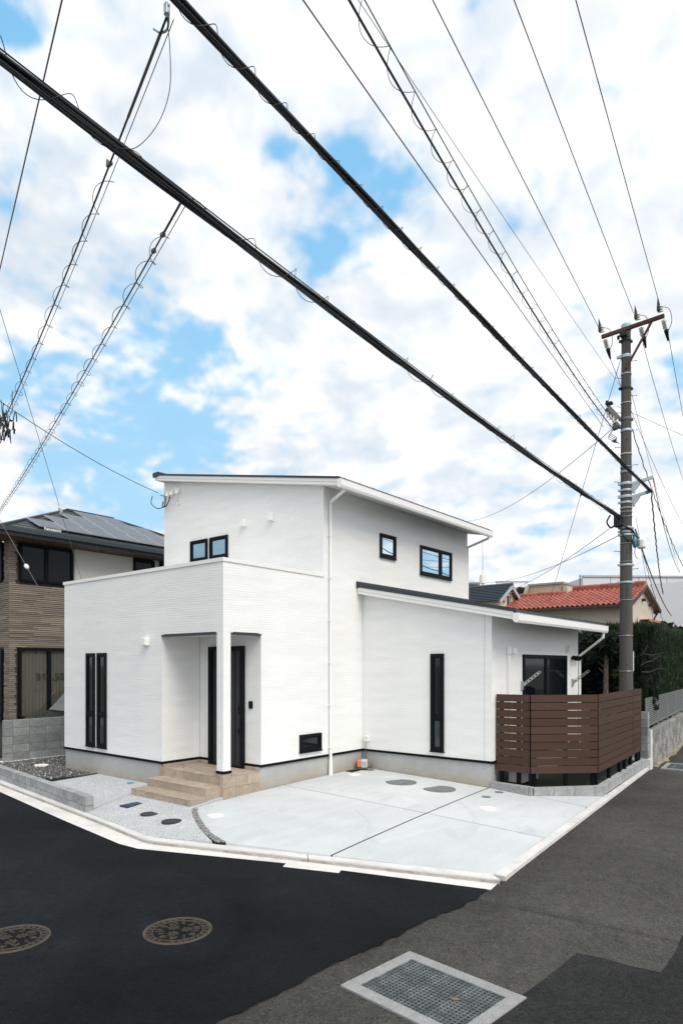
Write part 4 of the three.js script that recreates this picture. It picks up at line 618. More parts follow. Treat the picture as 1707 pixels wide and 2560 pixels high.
/* ---------- brown tiled neighbour with solar roof ---------- */
{
  const h = G('neighbour_house', 'brown tiled two-storey house with solar panels on a dark hipped roof, left', 'house');
  const x = -9.7, zc = -0.6, zE = -9.6, xW = -15.9, yT = 6.1;
  const brown = std({ color: 0xffffff, vertexColors: true, roughness: 0.8 });
  P('wall', [box(xW, x - 0.04, 0, yT, zE, zc - 0.04)], std({ color: lin(0.05, 0.042, 0.035), roughness: 0.9 }), h);
  // slim tile courses, too fine to pick apart singly
  const r = rng(3), gs = []; const tones = [[0.235, 0.195, 0.16], [0.21, 0.172, 0.142], [0.275, 0.235, 0.195], [0.18, 0.148, 0.122], [0.225, 0.185, 0.148]];
  const strip = (a0, a1, y, hh, face) => { const c = tones[Math.floor(r() * 5)], d = 0.004 + r() * 0.026; const g = face === 'x' ? box(x - 0.04, x - 0.02 + d, y, y + hh, -a1, -a0) : box(a0, a1, y, y + hh, zc - 0.04, zc - 0.02 + d); gs.push(colourBy(g, () => c)); };
  const clear = (face, a, y) => face === 'x' ? !((a > 0.80 && a < 2.5 && y > 4.90) || (a > 2.45 && y > 4.4) || (a > 0.78 && a < 2.6 && y < 3.1)) : !((a < -10.12 && y > 4.95) || (a < -10.12 && y < 3.1));
  for (let y = 0.2; y < yT; y += 0.056) {
    for (let a = 0.6 - r() * 0.4; a < 6.2;) { const w = 0.35 + r() * 0.8, a0 = Math.max(0.58, a), a1 = a + w; a = a1; for (const [b0, b1] of cutRuns(a0, a1 - 0.004, (q) => clear('x', q, y + 0.03))) strip(b0, b1, y, 0.041, 'x'); }
    for (let a = -13.0 - r() * 0.4; a < x;) { const w = 0.35 + r() * 0.8, a1 = Math.min(x - 0.02, a + w); for (const [b0, b1] of cutRuns(a, a1 - 0.004, (q) => clear('z', q, y + 0.03))) strip(b0, b1, y, 0.041, 'z'); a += w; }
  }
  function cutRuns(a, b, ok) { const out = []; let s = null; const n = 12; for (let i = 0; i <= n; i++) { const q = mix(a, b, i / n); if (ok(q)) { if (s === null) s = q; } else if (s !== null) { if (q - s > 0.03) out.push([s, mix(a, b, (i - 1) / n)]); s = null; } } if (s !== null && b - s > 0.02) out.push([s, b]); return out.filter(([p, q]) => q - p > 0.02); }
  const m = P('tile_courses', gs, brown, h); m.userData.kind = 'stuff';
  P('plain_wall', box(x - 0.045, x + 0.0, 4.3, yT, -9.6, -2.5), std({ color: lin(0.6, 0.58, 0.54), roughness: 0.85 }), h, 'off-white upper wall panel beside the brown tiles');
  P('pipe', rod([x + 0.02, 3, -2.47], [x + 0.02, 6.1, -2.47], 0.025, 0.025, 8), std({ color: lin(0.3, 0.31, 0.31) }), h);
  const win = (z0, z1, y0, y1, mull, clear) => {
    const b = 0.07, d = 0.06, f = P('window', [box(x - 0.05, x + d, y0, y1, -z0 - b, -z0), box(x - 0.05, x + d, y0, y1, -z1, -z1 + b), box(x - 0.05, x + d, y0, y0 + b, -z1 + b, -z0 - b), box(x - 0.05, x + d, y1 - b, y1, -z1 + b, -z0 - b), ...mull.map((q) => box(x - 0.05, x + d - 0.01, y0 + b, y1 - b, -q - 0.05, -q + 0.05))], M.black, h);
    const e = [z0 + b, ...mull.flatMap((q) => [q - 0.05, q + 0.05]), z1 - b]; for (let i = 0; i < e.length; i += 2) P('pane', box(x + 0.0, x + 0.008, y0 + b, y1 - b, -e[i + 1], -e[i]), clear ? M.clearGlass : M.glass, f);
    return f;
  };
  win(0.85, 2.43, 4.98, 6.06, [1.62], false); win(4.5, 5.29, 4.98, 6.1, [], false); win(5.5, 6.6, 4.98, 6.1, [], false);
  const w1 = win(0.82, 2.55, 1.08, 3.08, [1.7], true);
  // room behind the big window: dark wall, pleated curtain
  P('room_back', box(x - 0.039, x - 0.034, 1.1, 3.05, -2.5, -0.86), M.blackMatt, h);
  const cur = new THREE.PlaneGeometry(1.66, 1.86, 110, 1); { const p = cur.attributes.position; for (let i = 0; i < p.count; i++) p.setZ(i, 0.008 * Math.sin(p.getX(i) * 62) + 0.004 * Math.sin(p.getX(i) * 23)); cur.rotateY(Math.PI / 2); cur.translate(x - 0.018, 2.08, -1.685); cur.computeVertexNormals(); }
  P('curtain', cur, std({ color: lin(0.36, 0.34, 0.30), side: THREE.DoubleSide, roughness: 0.95 }), w1);
  const font = await new FontLoader().loadAsync('fonts/droid/droid_sans_bold.typeface.json');
  const txt = (s, size, depth) => { const g = new TextGeometry(s, { font, size, depth, curveSegments: 3, bevelEnabled: false }); g.computeBoundingBox(); return g; };
  { const g = txt('510.50', 0.2, 0.003); g.rotateY(Math.PI / 2); g.translate(x + 0.009, 2.17, -1.33); P('lettering', g, std({ color: lin(0.035, 0.035, 0.033), roughness: 0.9 }), w1); }
  // left face window
  P('window', [box(-11.8, -10.17, 5.0, 6.08, zc - 0.02, zc + 0.04)], M.black, h); P('pane', [box(-11.7, -10.25, 5.08, 6.0, zc + 0.041, zc + 0.046)], M.glass, h);
  P('window', [box(-11.8, -10.17, 1.0, 3.05, zc - 0.02, zc + 0.04)], M.black, h); P('pane', [box(-11.7, -10.25, 1.1, 2.95, zc + 0.041, zc + 0.046)], M.glass, h);
  // hipped roof, 0.44 pitch, ridge along z
  const xe = -9.0, ye = 6.28, ze = 0.0, xr = -12.95, ps = 0.44, xl = 2 * xr - xe, zr0 = ze - (xe - xr), zB = -9.7, zr1 = zB + (xe - xr);
  const course = 0.28, n = Math.ceil((xe - xr) / course), rg = [], rmat = std({ color: lin(0.035, 0.048, 0.05), roughness: 0.45, metalness: 0.15 });
  for (let k = 0; k < n; k++) {
    const a = k * course, b = Math.min((k + 1) * course, xe - xr), lift = 0.025, ya = ye + ps * a + lift, yb = ye + ps * b + 0.002;
    const quad = (p) => { const g = new THREE.BufferGeometry(); const [A, B, C, D] = p; g.setAttribute('position', new THREE.Float32BufferAttribute([...A, ...B, ...C, ...A, ...C, ...D], 3)); g.setAttribute('uv', new THREE.Float32BufferAttribute(new Float32Array(12), 2)); g.computeVertexNormals(); return g; };
    const x0 = xe - a, x1 = xe - b, w0 = xl + a, w1_ = xl + b, z0 = ze - a, z1 = ze - b, y0 = zB + a, y1 = zB + b, dn = 0.035;
    rg.push(quad([[x0, ya, z0], [x0, ya, y0], [x1, yb, y1], [x1, yb, z1]]), quad([[x0, ya - dn, z0], [x0, ya - dn, y0], [x0, ya, y0], [x0, ya, z0]]));
    rg.push(quad([[w0, ya, z0], [x0, ya, z0], [x1, yb, z1], [w1_, yb, z1]]), quad([[w0, ya - dn, z0], [x0, ya - dn, z0], [x0, ya, z0], [w0, ya, z0]]));
    rg.push(quad([[w0, ya, y0], [w0, ya, z0], [w1_, yb, z1], [w1_, yb, y1]]), quad([[x0, ya, y0], [w0, ya, y0], [w1_, yb, y1], [x1, yb, y1]]));
  }
  P('roof', rg, rmat, h);
  const yr = ye + ps * (xe - xr); P('ridge_cap', [bar([xr, yr + 0.03, zr0], [xr, yr + 0.03, zr1], 0.16, 0.08), bar([xe, ye + 0.05, ze], [xr, yr + 0.03, zr0], 0.09, 0.05), bar([xe, ye + 0.05, zB], [xr, yr + 0.03, zr1], 0.09, 0.05), bar([xl, ye + 0.05, ze], [xr, yr + 0.03, zr0], 0.09, 0.05)], rmat, h);
  P('eave_fascia', [box(xe - 0.02, xe + 0.03, 6.1, 6.3, zB, ze + 0.03), box(xl, xe - 0.02, 6.1, 6.3, ze - 0.02, ze + 0.03), box(xe + 0.03, xe + 0.13, 6.2, 6.31, zB, ze + 0.13), box(xl, xe + 0.03, 6.2, 6.31, ze + 0.03, ze + 0.13)], M.darkRoof, h);
  P('wood_soffit', [box(x, xe - 0.02, 6.11, 6.14, zB, ze - 0.02), box(xl, x, 6.11, 6.14, zc, ze - 0.02)], std({ color: lin(0.13, 0.075, 0.045), roughness: 0.7 }), h);
  for (const z of [-3.2, -3.9]) P('downlight', cyl(0.06, 0.012, -9.38, 6.106, z, 16), M.blackMatt, h);
  // solar panels lie on the slope in four rows
  const pan = phys({ color: lin(0.05, 0.056, 0.066), roughness: 0.28, specularIntensity: 0.7 }), frm = std({ color: lin(0.55, 0.57, 0.6), roughness: 0.4, metalness: 0.5 }), ang = Math.atan(ps);
  const rows = [[-9.43, -1.28, 8], [-10.24, -2.2, 7], [-11.03, -3.1, 4], [-11.8, -4.02, 2]];
  for (const [xb, zs, cnt] of rows) for (let k = 0; k < cnt; k++) {
    const pw = 0.83, len = 0.80 / Math.cos(ang); const cx = xb - 0.4, z = zs - pw * (k + 0.5), y = ye + ps * (xe - cx) + 0.10;
    const g = new THREE.BoxGeometry(len - 0.03, 0.03, pw - 0.03); g.rotateZ(-ang); g.translate(cx, y, z); const sp = P('solar_panel', g, frm, h);
    const cg = new THREE.BoxGeometry(len - 0.06, 0.034, pw - 0.075); cg.rotateZ(-ang); cg.translate(cx, y + 0.002, z); P('cells', cg, pan, sp);
  }
  { const g = txt('Panasonic', 0.075, 0.004); g.rotateY(Math.PI / 2); g.rotateZ(0.0); g.translate(-9.37, 6.47, -1.40); P('lettering', g, std({ color: lin(0.9, 0.9, 0.9) }), h); }
}
/* ---------- dark car behind the wall ---------- */
{
  const t = G('parked_car', 'dark car half hidden behind the block wall and the white house', 'car', null, [-8.72, 0.12, -2.5]);
  // profile in z (front towards +z) and y, extruded across 1.48 m
  const prof = [[1.7, 0.25], [1.72, 0.75], [1.62, 0.98], [0.98, 1.12], [0.42, 1.66], [0.1, 1.73], [-1.45, 1.72], [-1.66, 1.2], [-1.7, 0.3]];
  const sh = new THREE.Shape(prof.map(([z, y]) => new THREE.Vector2(z, y))); const g = new THREE.ExtrudeGeometry(sh, { depth: 1.3, bevelEnabled: true, bevelSize: 0.06, bevelThickness: 0.08, bevelSegments: 3 }); g.rotateY(-Math.PI / 2); g.translate(0.65, 0, 0);
  P('body', toCreasedNormals(g, 0.6), phys({ color: lin(0.022, 0.027, 0.03), roughness: 0.25, clearcoat: 1 }), t);
  const ws = new THREE.PlaneGeometry(1.18, 0.66); ws.rotateX(-0.78); ws.translate(0, 1.447, 0.758); P('windscreen', ws, phys({ color: lin(0.42, 0.47, 0.47), roughness: 0.04, metalness: 0.6 }), t);
  P('side_window', [box(0.732, 0.738, 1.12, 1.6, -0.4, 0.3), box(0.732, 0.738, 1.12, 1.6, -1.3, -0.5), box(-0.738, -0.732, 1.12, 1.6, -0.4, 0.3)], M.glass, t);
  for (const [a, b] of [[-0.66, 1.15], [0.66, 1.15], [-0.66, -1.15], [0.66, -1.15]]) { const w = P('wheel', cyl(0.28, 0.16, 0, 0, 0, 24).rotateZ(Math.PI / 2).translate(a, 0.28, b), M.blackMatt, t); P('rim', cyl(0.17, 0.17, 0, 0, 0, 16).rotateZ(Math.PI / 2).translate(a, 0.28, b), M.steel, w); }
  for (const a of [-0.55, 0.55]) P('headlight', rbox(0.22, 0.14, 0.08, 0.04, a, 0.78, 1.74), M.plastic, t);
}
/* ---------- utility pole ---------- */
const PX = 4.10, PZ = -9.72;
{
  const t = G('utility_pole', 'tall concrete utility pole behind the brown fence with rusty crossarm and insulators', 'utility pole', null, [PX, 0, PZ]);
  const conc = std({ map: (() => { const a = tileNoise(951, 8), b = tileNoise(952, 64), c = tileNoise(953, 32); return tex(512, 1024, (u, v) => { const k = 0.078 * (1 + 0.35 * (a(u, v) - 0.5) + 0.3 * (b(u, v * 0.2) - 0.5) + 0.35 * (c(u * 2, v * 0.05) - 0.5)); const s = sstep(0.72, 0.85, c(u, v * 0.1)) * sstep(0.6, 0.75, v) * 0.6; return [lin2s(k * mix(1, 1.5, s)), lin2s(k * mix(0.96, 0.85, s)), lin2s(k * mix(0.9, 0.5, s))]; }); })(), roughness: 0.92 });
  const H = 11.22; const shaft = new THREE.CylinderGeometry(0.108, 0.175, H, 28); shaft.translate(0, H / 2, 0); P('shaft', shaft, conc, t);
  P('cap', new THREE.LatheGeometry([[0, 0.05], [0.08, 0.045], [0.118, 0.02], [0.12, -0.14], [0.109, -0.14]].map(([a, b]) => new THREE.Vector2(a, b)), 24).translate(0, H, 0), std({ color: lin(0.35, 0.47, 0.52), roughness: 0.45 }), t);
  const R = (y) => 0.175 - 0.067 * y / H;
  const band = (y, h, mat, ear = 0) => P('band', [new THREE.LatheGeometry([[R(y) + 0.001, -h / 2], [R(y) + 0.012, -h / 2], [R(y) + 0.012, h / 2], [R(y) + 0.001, h / 2]].map(([a, b]) => new THREE.Vector2(a, b)), 24).translate(0, y, 0), ...(ear ? [rbox(0.07, h * 1.1, 0.05, 0.008, -(R(y) + 0.035) * 0.775, y, (R(y) + 0.035) * 0.632), rbox(0.05, h * 1.1, 0.04, 0.008, (R(y) + 0.03) * 0.775, y, -(R(y) + 0.03) * 0.632)] : [])], mat, t);
  const white = std({ color: lin(0.28, 0.28, 0.27), roughness: 0.5 });
  for (const [y, h, m, e] of [[10.82, 0.06, M.blackMatt, 1], [10.43, 0.08, M.galv, 1], [9.98, 0.04, white, 0], [9.62, 0.06, M.blackMatt, 1], [9.24, 0.03, white, 0], [8.84, 0.07, M.wireGrey, 1], [8.55, 0.06, M.galv, 0], [7.95, 0.035, std({ color: lin(0.4, 0.38, 0.28) }), 0], [7.62, 0.02, white, 0], [7.5, 0.05, white, 0], [7.2, 0.07, M.galv, 1], [7.03, 0.05, M.galv, 1], [6.87, 0.07, M.galv, 1], [6.72, 0.05, M.galv, 1], [6.58, 0.035, white, 0], [6.48, 0.02, white, 0], [6.36, 0.02, white, 0], [6.08, 0.05, M.galv, 1], [5.98, 0.05, M.galv, 1], [5.9, 0.05, M.galv, 1], [5.68, 0.015, white, 0], [5.22, 0.015, white, 0], [5.14, 0.05, M.galv, 1], [4.7, 0.05, M.galv, 1], [4.25, 0.018, white, 0], [3.35, 0.014, M.steel, 0], [2.45, 0.014, M.steel, 0]]) band(y, h, m, e);
  for (let k = 0; k < 15; k++) { const y = 4.6 + k * 0.44, s = k % 2 ? 1 : -1; if (y > 10.4) break; const d = [0.775 * s, -0.632 * s]; P('step_bolt', [rod([d[0] * R(y), y, d[1] * R(y)], [d[0] * (R(y) + 0.15), y + 0.015, d[1] * (R(y) + 0.15)], 0.008, 0.008, 6), rod([d[0] * (R(y) + 0.148), y + 0.015, d[1] * (R(y) + 0.148)], [d[0] * (R(y) + 0.16), y + 0.015, d[1] * (R(y) + 0.16)], 0.014, 0.014, 8)], M.wireGrey, t); }
  for (let k = 0; k < 9; k++) { const y = 2.6 + k * 0.95; P('bolt_hole', rod([0.42 * R(y), y, 0.91 * R(y) - 0.012], [0.43 * (R(y) + 0.006), y, 0.92 * (R(y) + 0.004)], 0.014, 0.014, 8), M.blackMatt, t); }
  // crossarm, perpendicular to the street; ends in pole coordinates
  const A = [-0.56, 11.06, -0.02], B = [0.94, 11.06, 0.08], off = 0.15; const aL = [A[0], A[1], A[2] + off], bL = [B[0], B[1], B[2] + off];
  P('crossarm', bar(aL, bL, 0.075, 0.085), M.rust, t);
  P('brace', bar([0.04, 10.08, 0.14], [0.66, 11.03, 0.14 + 0.07], 0.035, 0.05), M.rust, t);
  P('bracket', [rbox(0.16, 0.12, 0.2, 0.01, -0.02, 10.95, 0.13), rbox(0.06, 0.1, 0.05, 0.01, -0.16, 10.93, 0.1)], M.blackMatt, t);
  const at = (s) => [mix(aL[0], bL[0], s), 11.06, mix(aL[2], bL[2], s)];
  for (const s of [0.03, 0.62, 0.97]) {
    const [x, y, z] = at(s);
    // strain insulator with a hood towards the viewer, pulled by the line
    const shed = (r) => new THREE.LatheGeometry([[0.02, 0], [r, 0.005], [r, 0.03], [r * 0.6, 0.05], [0.035, 0.055]].map(([a, b]) => new THREE.Vector2(a, b)), 18);
    const stack = [0, 1, 2].map((k) => shed(0.064 - 0.005 * k).translate(0, 0.04 + k * 0.055, 0)); const ins = merge(stack); ins.rotateX(0.35); ins.translate(x - 0.02, y + 0.04, z + 0.05);
    P('insulator', ins, M.porcelain, t);
    const hood = new THREE.ConeGeometry(0.055, 0.30, 9); hood.rotateX(0.5); hood.translate(x - 0.05, y + 0.28, z + 0.16); const hood2 = rbox(0.075, 0.16, 0.1, 0.03, x - 0.05, y + 0.16, z + 0.13); P('line_hood', [hood, hood2], std({ color: lin(0.035, 0.05, 0.06), roughness: 0.6 }), t);
    const low = merge([0, 1, 2, 3].map((k) => shed(0.06).translate(0, k * 0.06, 0))); low.rotateX(-2.2); low.translate(x + 0.02, y - 0.07, z - 0.06); P('insulator', low, M.porcelain, t);
    const sock = new THREE.CylinderGeometry(0.055, 0.02, 0.28, 10); sock.rotateX(0.85); sock.translate(x + 0.03, y - 0.33, z - 0.36); P('sleeve', sock, M.blackMatt, t);
    P('jumper', tube([[x - 0.05, y + 0.16, z + 0.2], [x + 0.16, y + 0.1, z + 0.1], [x + 0.19, y - 0.12, z - 0.1], [x + 0.04, y - 0.28, z - 0.34]], 0.008, 24, 6), M.wireRed, t);
  }
  P('earth_clamp', rbox(0.12, 0.07, 0.06, 0.01, -0.14, 10.42, 0.1), M.galv, t);
  // low-voltage switch gear on the left
  P('switch_frame', [bar([-0.1, 8.84, 0.08], [-0.36, 9.2, 0.3], 0.05, 0.05), bar([-0.1, 8.62, 0.08], [-0.2, 8.76, 0.22], 0.05, 0.06)], M.wireGrey, t);
  P('switch_body', [bar([-0.2, 8.82, 0.16], [-0.36, 9.14, 0.3], 0.12, 0.1), rbox(0.12, 0.16, 0.12, 0.02, -0.21, 8.66, 0.18)], std({ color: lin(0.09, 0.09, 0.085), roughness: 0.6 }), t);
  P('fuse', [0, 1, 2].map((k) => cyl(0.028, 0.13, -0.24 - k * 0.06, 8.84 + k * 0.06, 0.24 + k * 0.03, 12)), M.porcelain, t);
  P('switch_top', [rbox(0.16, 0.06, 0.14, 0.01, -0.33, 9.24, 0.28), rbox(0.06, 0.06, 0.06, 0.01, -0.38, 9.29, 0.3)], M.blackMatt, t);
  P('jumper', [0, 1, 2, 3].map((k) => tube([[-0.17 - k * 0.02, 8.62, 0.2], [-0.30 - k * 0.02, 8.5 - k * 0.04, 0.25], [-0.16, 8.34 - k * 0.03, 0.22], [-0.28 + k * 0.02, 8.28, 0.26], [-0.1, 8.2, 0.2]], 0.008, 30, 5)), M.cable, t);
  // two galvanised stand-off arms on the right
  for (const [y, blue] of [[7.2, 0], [6.87, 1]]) {
    const d = [0.93, -0.15]; P('stand_off_arm', [bar([d[0] * 0.14, y - 0.02, d[1] * 0.14], [d[0] * 0.66, y + 0.09, d[1] * 0.66 - 0.0], 0.055, 0.075), bar([d[0] * 0.15, y - 0.24, d[1] * 0.15], [d[0] * 0.32, y - 0.02, d[1] * 0.32], 0.05, 0.07), rbox(0.06, 0.28, 0.06, 0.01, 0.175, y - 0.12, -0.03)], M.galv, t);
    if (blue) P('blue_tag', bar([d[0] * 0.48, y + 0.05, d[1] * 0.48], [d[0] * 0.55, y + 0.067, d[1] * 0.55], 0.062, 0.082), std({ color: lin(0.01, 0.12, 0.4), roughness: 0.5 }), t);
  }
  P('joint_box', rbox(0.17, 0.3, 0.2, 0.02, -0.15, 6.25, 0.16), M.blackMatt, t);
  P('cable_tail', [tube([[-0.3, 6.4, 0.3], [-0.36, 6.22, 0.36], [-0.28, 6.08, 0.3], [-0.15, 6.2, 0.22]], 0.022, 30, 7), tube([[-0.22, 6.36, 0.2], [-0.12, 6.1, 0.2], [0.0, 5.85, 0.2], [0.12, 5.72, 0.12]], 0.02, 30, 7), tube([[-0.1, 6.2, 0.19], [0.05, 6.08, 0.19], [0.16, 6.0, 0.05], [0.2, 5.9, -0.05]], 0.025, 30, 7)], M.cable, t);
  P('white_box', rbox(0.2, 0.26, 0.16, 0.06, 0.34, 5.66, -0.1, 3), M.plastic, t);
  const rc = rng(15); P('blue_coil', [...Array(9)].map((_, k) => { const g = new THREE.TorusGeometry(0.1, 0.008, 5, 22); g.scale(0.55 + rc() * 0.35, 1.4 + rc() * 0.4, 1); g.rotateY(rc() * 2); g.rotateZ((rc() - 0.5) * 0.5); g.translate(0.235 + (rc() - 0.5) * 0.05, 5.72 + (rc() - 0.5) * 0.06, 0.03 + (rc() - 0.5) * 0.06); return g; }), std({ color: lin(0.01, 0.12, 0.2), roughness: 0.5 }), t);
  P('cable_tail', tube([[0.24, 5.58, 0.04], [0.22, 5.42, 0.05], [0.25, 5.32, 0.06], [0.3, 5.26, 0.06]], 0.008, 16, 5), std({ color: lin(0.01, 0.06, 0.12), roughness: 0.5 }), t);
  P('pole_plate', box(0.135, 0.15, 2.45, 2.95, -0.13, -0.08), std({ color: lin(0.75, 0.76, 0.78), roughness: 0.4 }), t);
}
/* ---------- cables ---------- */
function wire(name, label, cat, pts, r, mat, group) { const m = cast(new THREE.Mesh(tube(pts, r, 60, 5), mat)); m.name = numbered(name); m.userData = { label, category: cat }; if (group) m.userData.group = group; scene.add(m); return m; }
function span(a, b, sag, n = 24, ext = 0) { const out = []; for (let i = 0; i <= n; i++) { const t = mix(0, 1 + ext, i / n); out.push(V(mix(a[0], b[0], t), mix(a[1], b[1], t) - 4 * sag * t * (1 - t), mix(a[2], b[2], t))); } return out; }
function helix(path, r, pitch, rt, seed, wob = 0.3, off = [0, 0]) {
  const c = new THREE.CatmullRomCurve3(path), L = c.getLength(), N = Math.floor(L / pitch * 14), rr = rng(seed), pts = []; let ph = 0; const w0 = rr() * 10;
  for (let i = 0; i <= N; i++) { const t = i / N, p = c.getPointAt(t), d = c.getTangentAt(t), s = V(-d.z, 0, d.x).normalize(), u = s.clone().cross(d); ph = t * L / pitch * Math.PI * 2 + 0.7 * Math.sin(t * L * 1.7 + w0); const rad = r * (1 + wob * Math.sin(t * L * 2.3 + w0 * 2)); pts.push(p.addScaledVector(s, rad * Math.cos(ph) + off[0]).addScaledVector(u, rad * Math.sin(ph) + off[1])); }
  return new THREE.TubeGeometry(new THREE.CatmullRomCurve3(pts), N * 2, rt, 5, false) && new THREE.TubeGeometry(new THREE.CatmullRomCurve3(pts), Math.floor(N * 1.5), rt, 4, false);
}
const offset = (path, dx, dy, amp = 0, f = 1, s = 0) => path.map((p, i) => { const q = path[Math.min(i + 1, path.length - 1)].clone().sub(path[Math.max(i - 1, 0)]).normalize(), n = V(-q.z, 0, q.x).normalize(); return p.clone().addScaledVector(n, dx + amp * Math.sin(i * f + s)).add(V(0, dy + amp * Math.cos(i * f * 1.3 + s), 0)); });
{
  // bundle A on the street side: pole arm -> over the camera
  const far = [4.66, 6.95, -9.85], near = [5.37, 7.06, 5.04];
  const pa = span(far, near, 0.06, 60, 0.75), t = G('cable_bundle', 'thick black cable bundle from the top edge to the lower arm of the pole', 'cable bundle', null);
  for (const [dx, dy, r] of [[0, 0, 0.019], [-0.026, -0.010, 0.015], [0.022, -0.014, 0.014], [-0.004, -0.031, 0.016]]) P('cable', tube(offset(pa, dx, dy, 0.004, 0.9, dx * 90), r, 160, 7), M.cable, t);
  P('messenger_wire', tube(offset(pa, 0.0, 0.036), 0.006, 120, 5), M.cable, t); P('lashing_spiral', helix(pa, 0.050, 0.37, 0.0032, 4, 0.15, [0, 0.004]), M.cable, t);
}
{
  const far = [4.02, 6.33, -9.46], near = [4.63, 6.5, 5.81], pa = span(far, near, 0.10, 60, 0.75);
  const t = G('cable_bundle', 'thick blue-black cable bundle from the left edge to the black box on the pole', 'cable bundle', null);
  for (const [dx, dy, r, m] of [[0, 0, 0.020, M.cable], [-0.029, 0.0, 0.014, M.cable], [0.019, -0.02, 0.016, M.cableBlue], [-0.015, -0.028, 0.014, M.cable], [0.009, 0.022, 0.009, M.cableBlue]]) P('cable', tube(offset(pa, dx, dy, 0.005, 0.8, dx * 80), r, 160, 7), m, t);
  P('messenger_wire', tube(offset(pa, -0.0, 0.058), 0.006, 120, 5), M.cable, t); P('lashing_spiral', helix(pa, 0.064, 0.56, 0.0032, 6, 0.5, [0, 0.015]), M.cable, t); P('slack_wire', tube(offset(pa, -0.02, -0.055, 0.016, 1.1), 0.004, 200, 5), M.cable, t);
  for (const q of [0.885, 0.82]) { const c = new THREE.CatmullRomCurve3(pa), p = c.getPointAt(q / 1.12); P('clamp', [rbox(0.05, 0.045, 0.06, 0.01, p.x, p.y + 0.085, p.z), rbox(0.025, 0.07, 0.03, 0.008, p.x + 0.02, p.y + 0.09, p.z + 0.03)], M.wireGrey, t); }
}
{
  const pa = span([3.92, 8.5, -9.38], [5.49, 8.3, 3.3], 0.22, 60, 0.9), t = G('service_cable', 'black cable with a loose spiral running to the switch gear on the pole', 'cable', null);
  P('cable', tube(pa, 0.0115, 120, 6), M.cable, t); P('messenger_wire', tube(offset(pa, -0.10, 0.03), 0.006, 120, 5), M.cable, t); P('hanger_spiral', helix(pa, 0.075, 0.48, 0.0032, 8, 0.1, [-0.03, 0.0]), M.cable, t);
}
{ // three high-voltage lines
  const L = [['leftmost', [3.46, 11.33, -9.62], [4.66, 11.0, 0.59]], ['middle', [4.31, 11.42, -9.6], [5.41, 11.1, -0.18]], ['rightmost', [4.92, 11.4, -9.6], [6.02, 11.1, -0.68]]];
  for (const [n, a, b] of L) wire('power_line', `thin dark red power line to the ${n} insulator on the crossarm`, 'power line', span(a, b, 0.02, 40, 1.6), 0.0078, M.wireRed, 'high-voltage lines over the right street');
}
wire('thin_wire', 'thin straight wire between the two thick bundles and the spiral cable', 'wire', span([3.7, 8.6, -9.2], [5.45, 7.9, 3.84], 0.02, 30, 0.8), 0.0065, M.wireGrey);
wire('thin_wire', 'faint thin wire right of the spiral cable, tied to a black band on the pole', 'wire', span([4.02, 9.62, -9.6], [4.95, 9.3, 2.48], 0.05, 30, 0.8), 0.004, M.wireGrey);
{
  const pa = span([5.36, 6.92, 5.05], [-2.96, 6.77, 2.56], 0.10, 60, 0.25), t = G('service_cable', 'spiral-hung service cable from the upper bundle down to the left edge', 'cable', null);
  const c = new THREE.CatmullRomCurve3(pa); const sub = (a, b, n) => [...Array(n + 1)].map((_, i) => c.getPointAt(mix(a, b, i / n)));
  P('cable', tube(pa, 0.008, 120, 6), M.cable, t); P('messenger_wire', tube(offset(pa, 0.035, -0.03), 0.0035, 100, 5), M.wireGrey, t);
  P('preformed_grip', tube(sub(0.015, 0.085, 6), 0.011, 30, 7), M.wireGrey, t); P('hanger_spiral', helix(sub(0.145, 1, 50), 0.055, 0.47, 0.0032, 21, 0.18, [0.015, -0.01]), M.cable, t);
  const k = c.getPointAt(0.135); P('clamp', [rbox(0.07, 0.03, 0.03, 0.008, k.x, k.y + 0.005, k.z), rbox(0.02, 0.06, 0.02, 0.006, k.x - 0.03, k.y + 0.03, k.z)], M.wireGrey, t);
  P('end_clamp', [rbox(0.035, 0.08, 0.035, 0.01, 5.34, 6.95, 5.05), tube([[5.36, 6.97, 5.05], [5.28, 6.9, 5.0], [5.2, 6.92, 5.0], [5.15, 6.96, 5.02]], 0.008, 20, 6)], M.galv, t);
  P('slack_loop', tube([[5.33, 6.97, 5.05], [5.25, 6.81, 4.96], [5.12, 6.65, 4.87], [4.93, 6.53, 4.84], [4.71, 6.45, 4.88], [4.63, 6.44, 4.96]], 0.003, 50, 5), M.cable, t);
}
{
  const pa = span([4.585, 6.44, 4.34], [-11.79, 7.35, -1.21], 0.12, 70, 0.1), t = G('service_cable', 'spiral-hung service cable from the lower bundle to the bottom left of the sky', 'cable', null);
  const c = new THREE.CatmullRomCurve3(pa); const sub = (a, b, n) => [...Array(n + 1)].map((_, i) => c.getPointAt(mix(a, b, i / n)));
  P('cable', tube(pa, 0.0072, 120, 6), M.cable, t); P('messenger_wire', tube(offset(pa, 0.035, -0.02), 0.004, 100, 5), M.wireGrey, t); P('hanger_spiral', helix(sub(0.03, 1, 60), 0.058, 0.5, 0.0034, 25, 0.15, [0.01, -0.005]), M.cable, t);
  P('preformed_grip', tube(sub(0.0, 0.03, 5), 0.010, 24, 7), M.cable, t); for (const q of [0.03, 0.045]) { const k = c.getPointAt(q); P('clamp', rbox(0.05, 0.035, 0.035, 0.008, k.x, k.y, k.z), M.wireGrey, t); }
}
wire('power_line', 'thin brownish wire crossing the upper left corner of the sky', 'power line', span([3.58, 8.3, 4.85], [-0.79, 8.27, 3.5], 0.0, 20, 1.2).map((p, i, a) => p).concat(), 0.008, std({ color: lin(0.13, 0.11, 0.1), roughness: 0.6 }));
wire('power_line', 'end of the brownish wire above the left street', 'power line', span([3.58, 8.3, 4.85], [9.4, 8.34, 6.65], 0, 10), 0.008, std({ color: lin(0.13, 0.11, 0.1), roughness: 0.6 }));
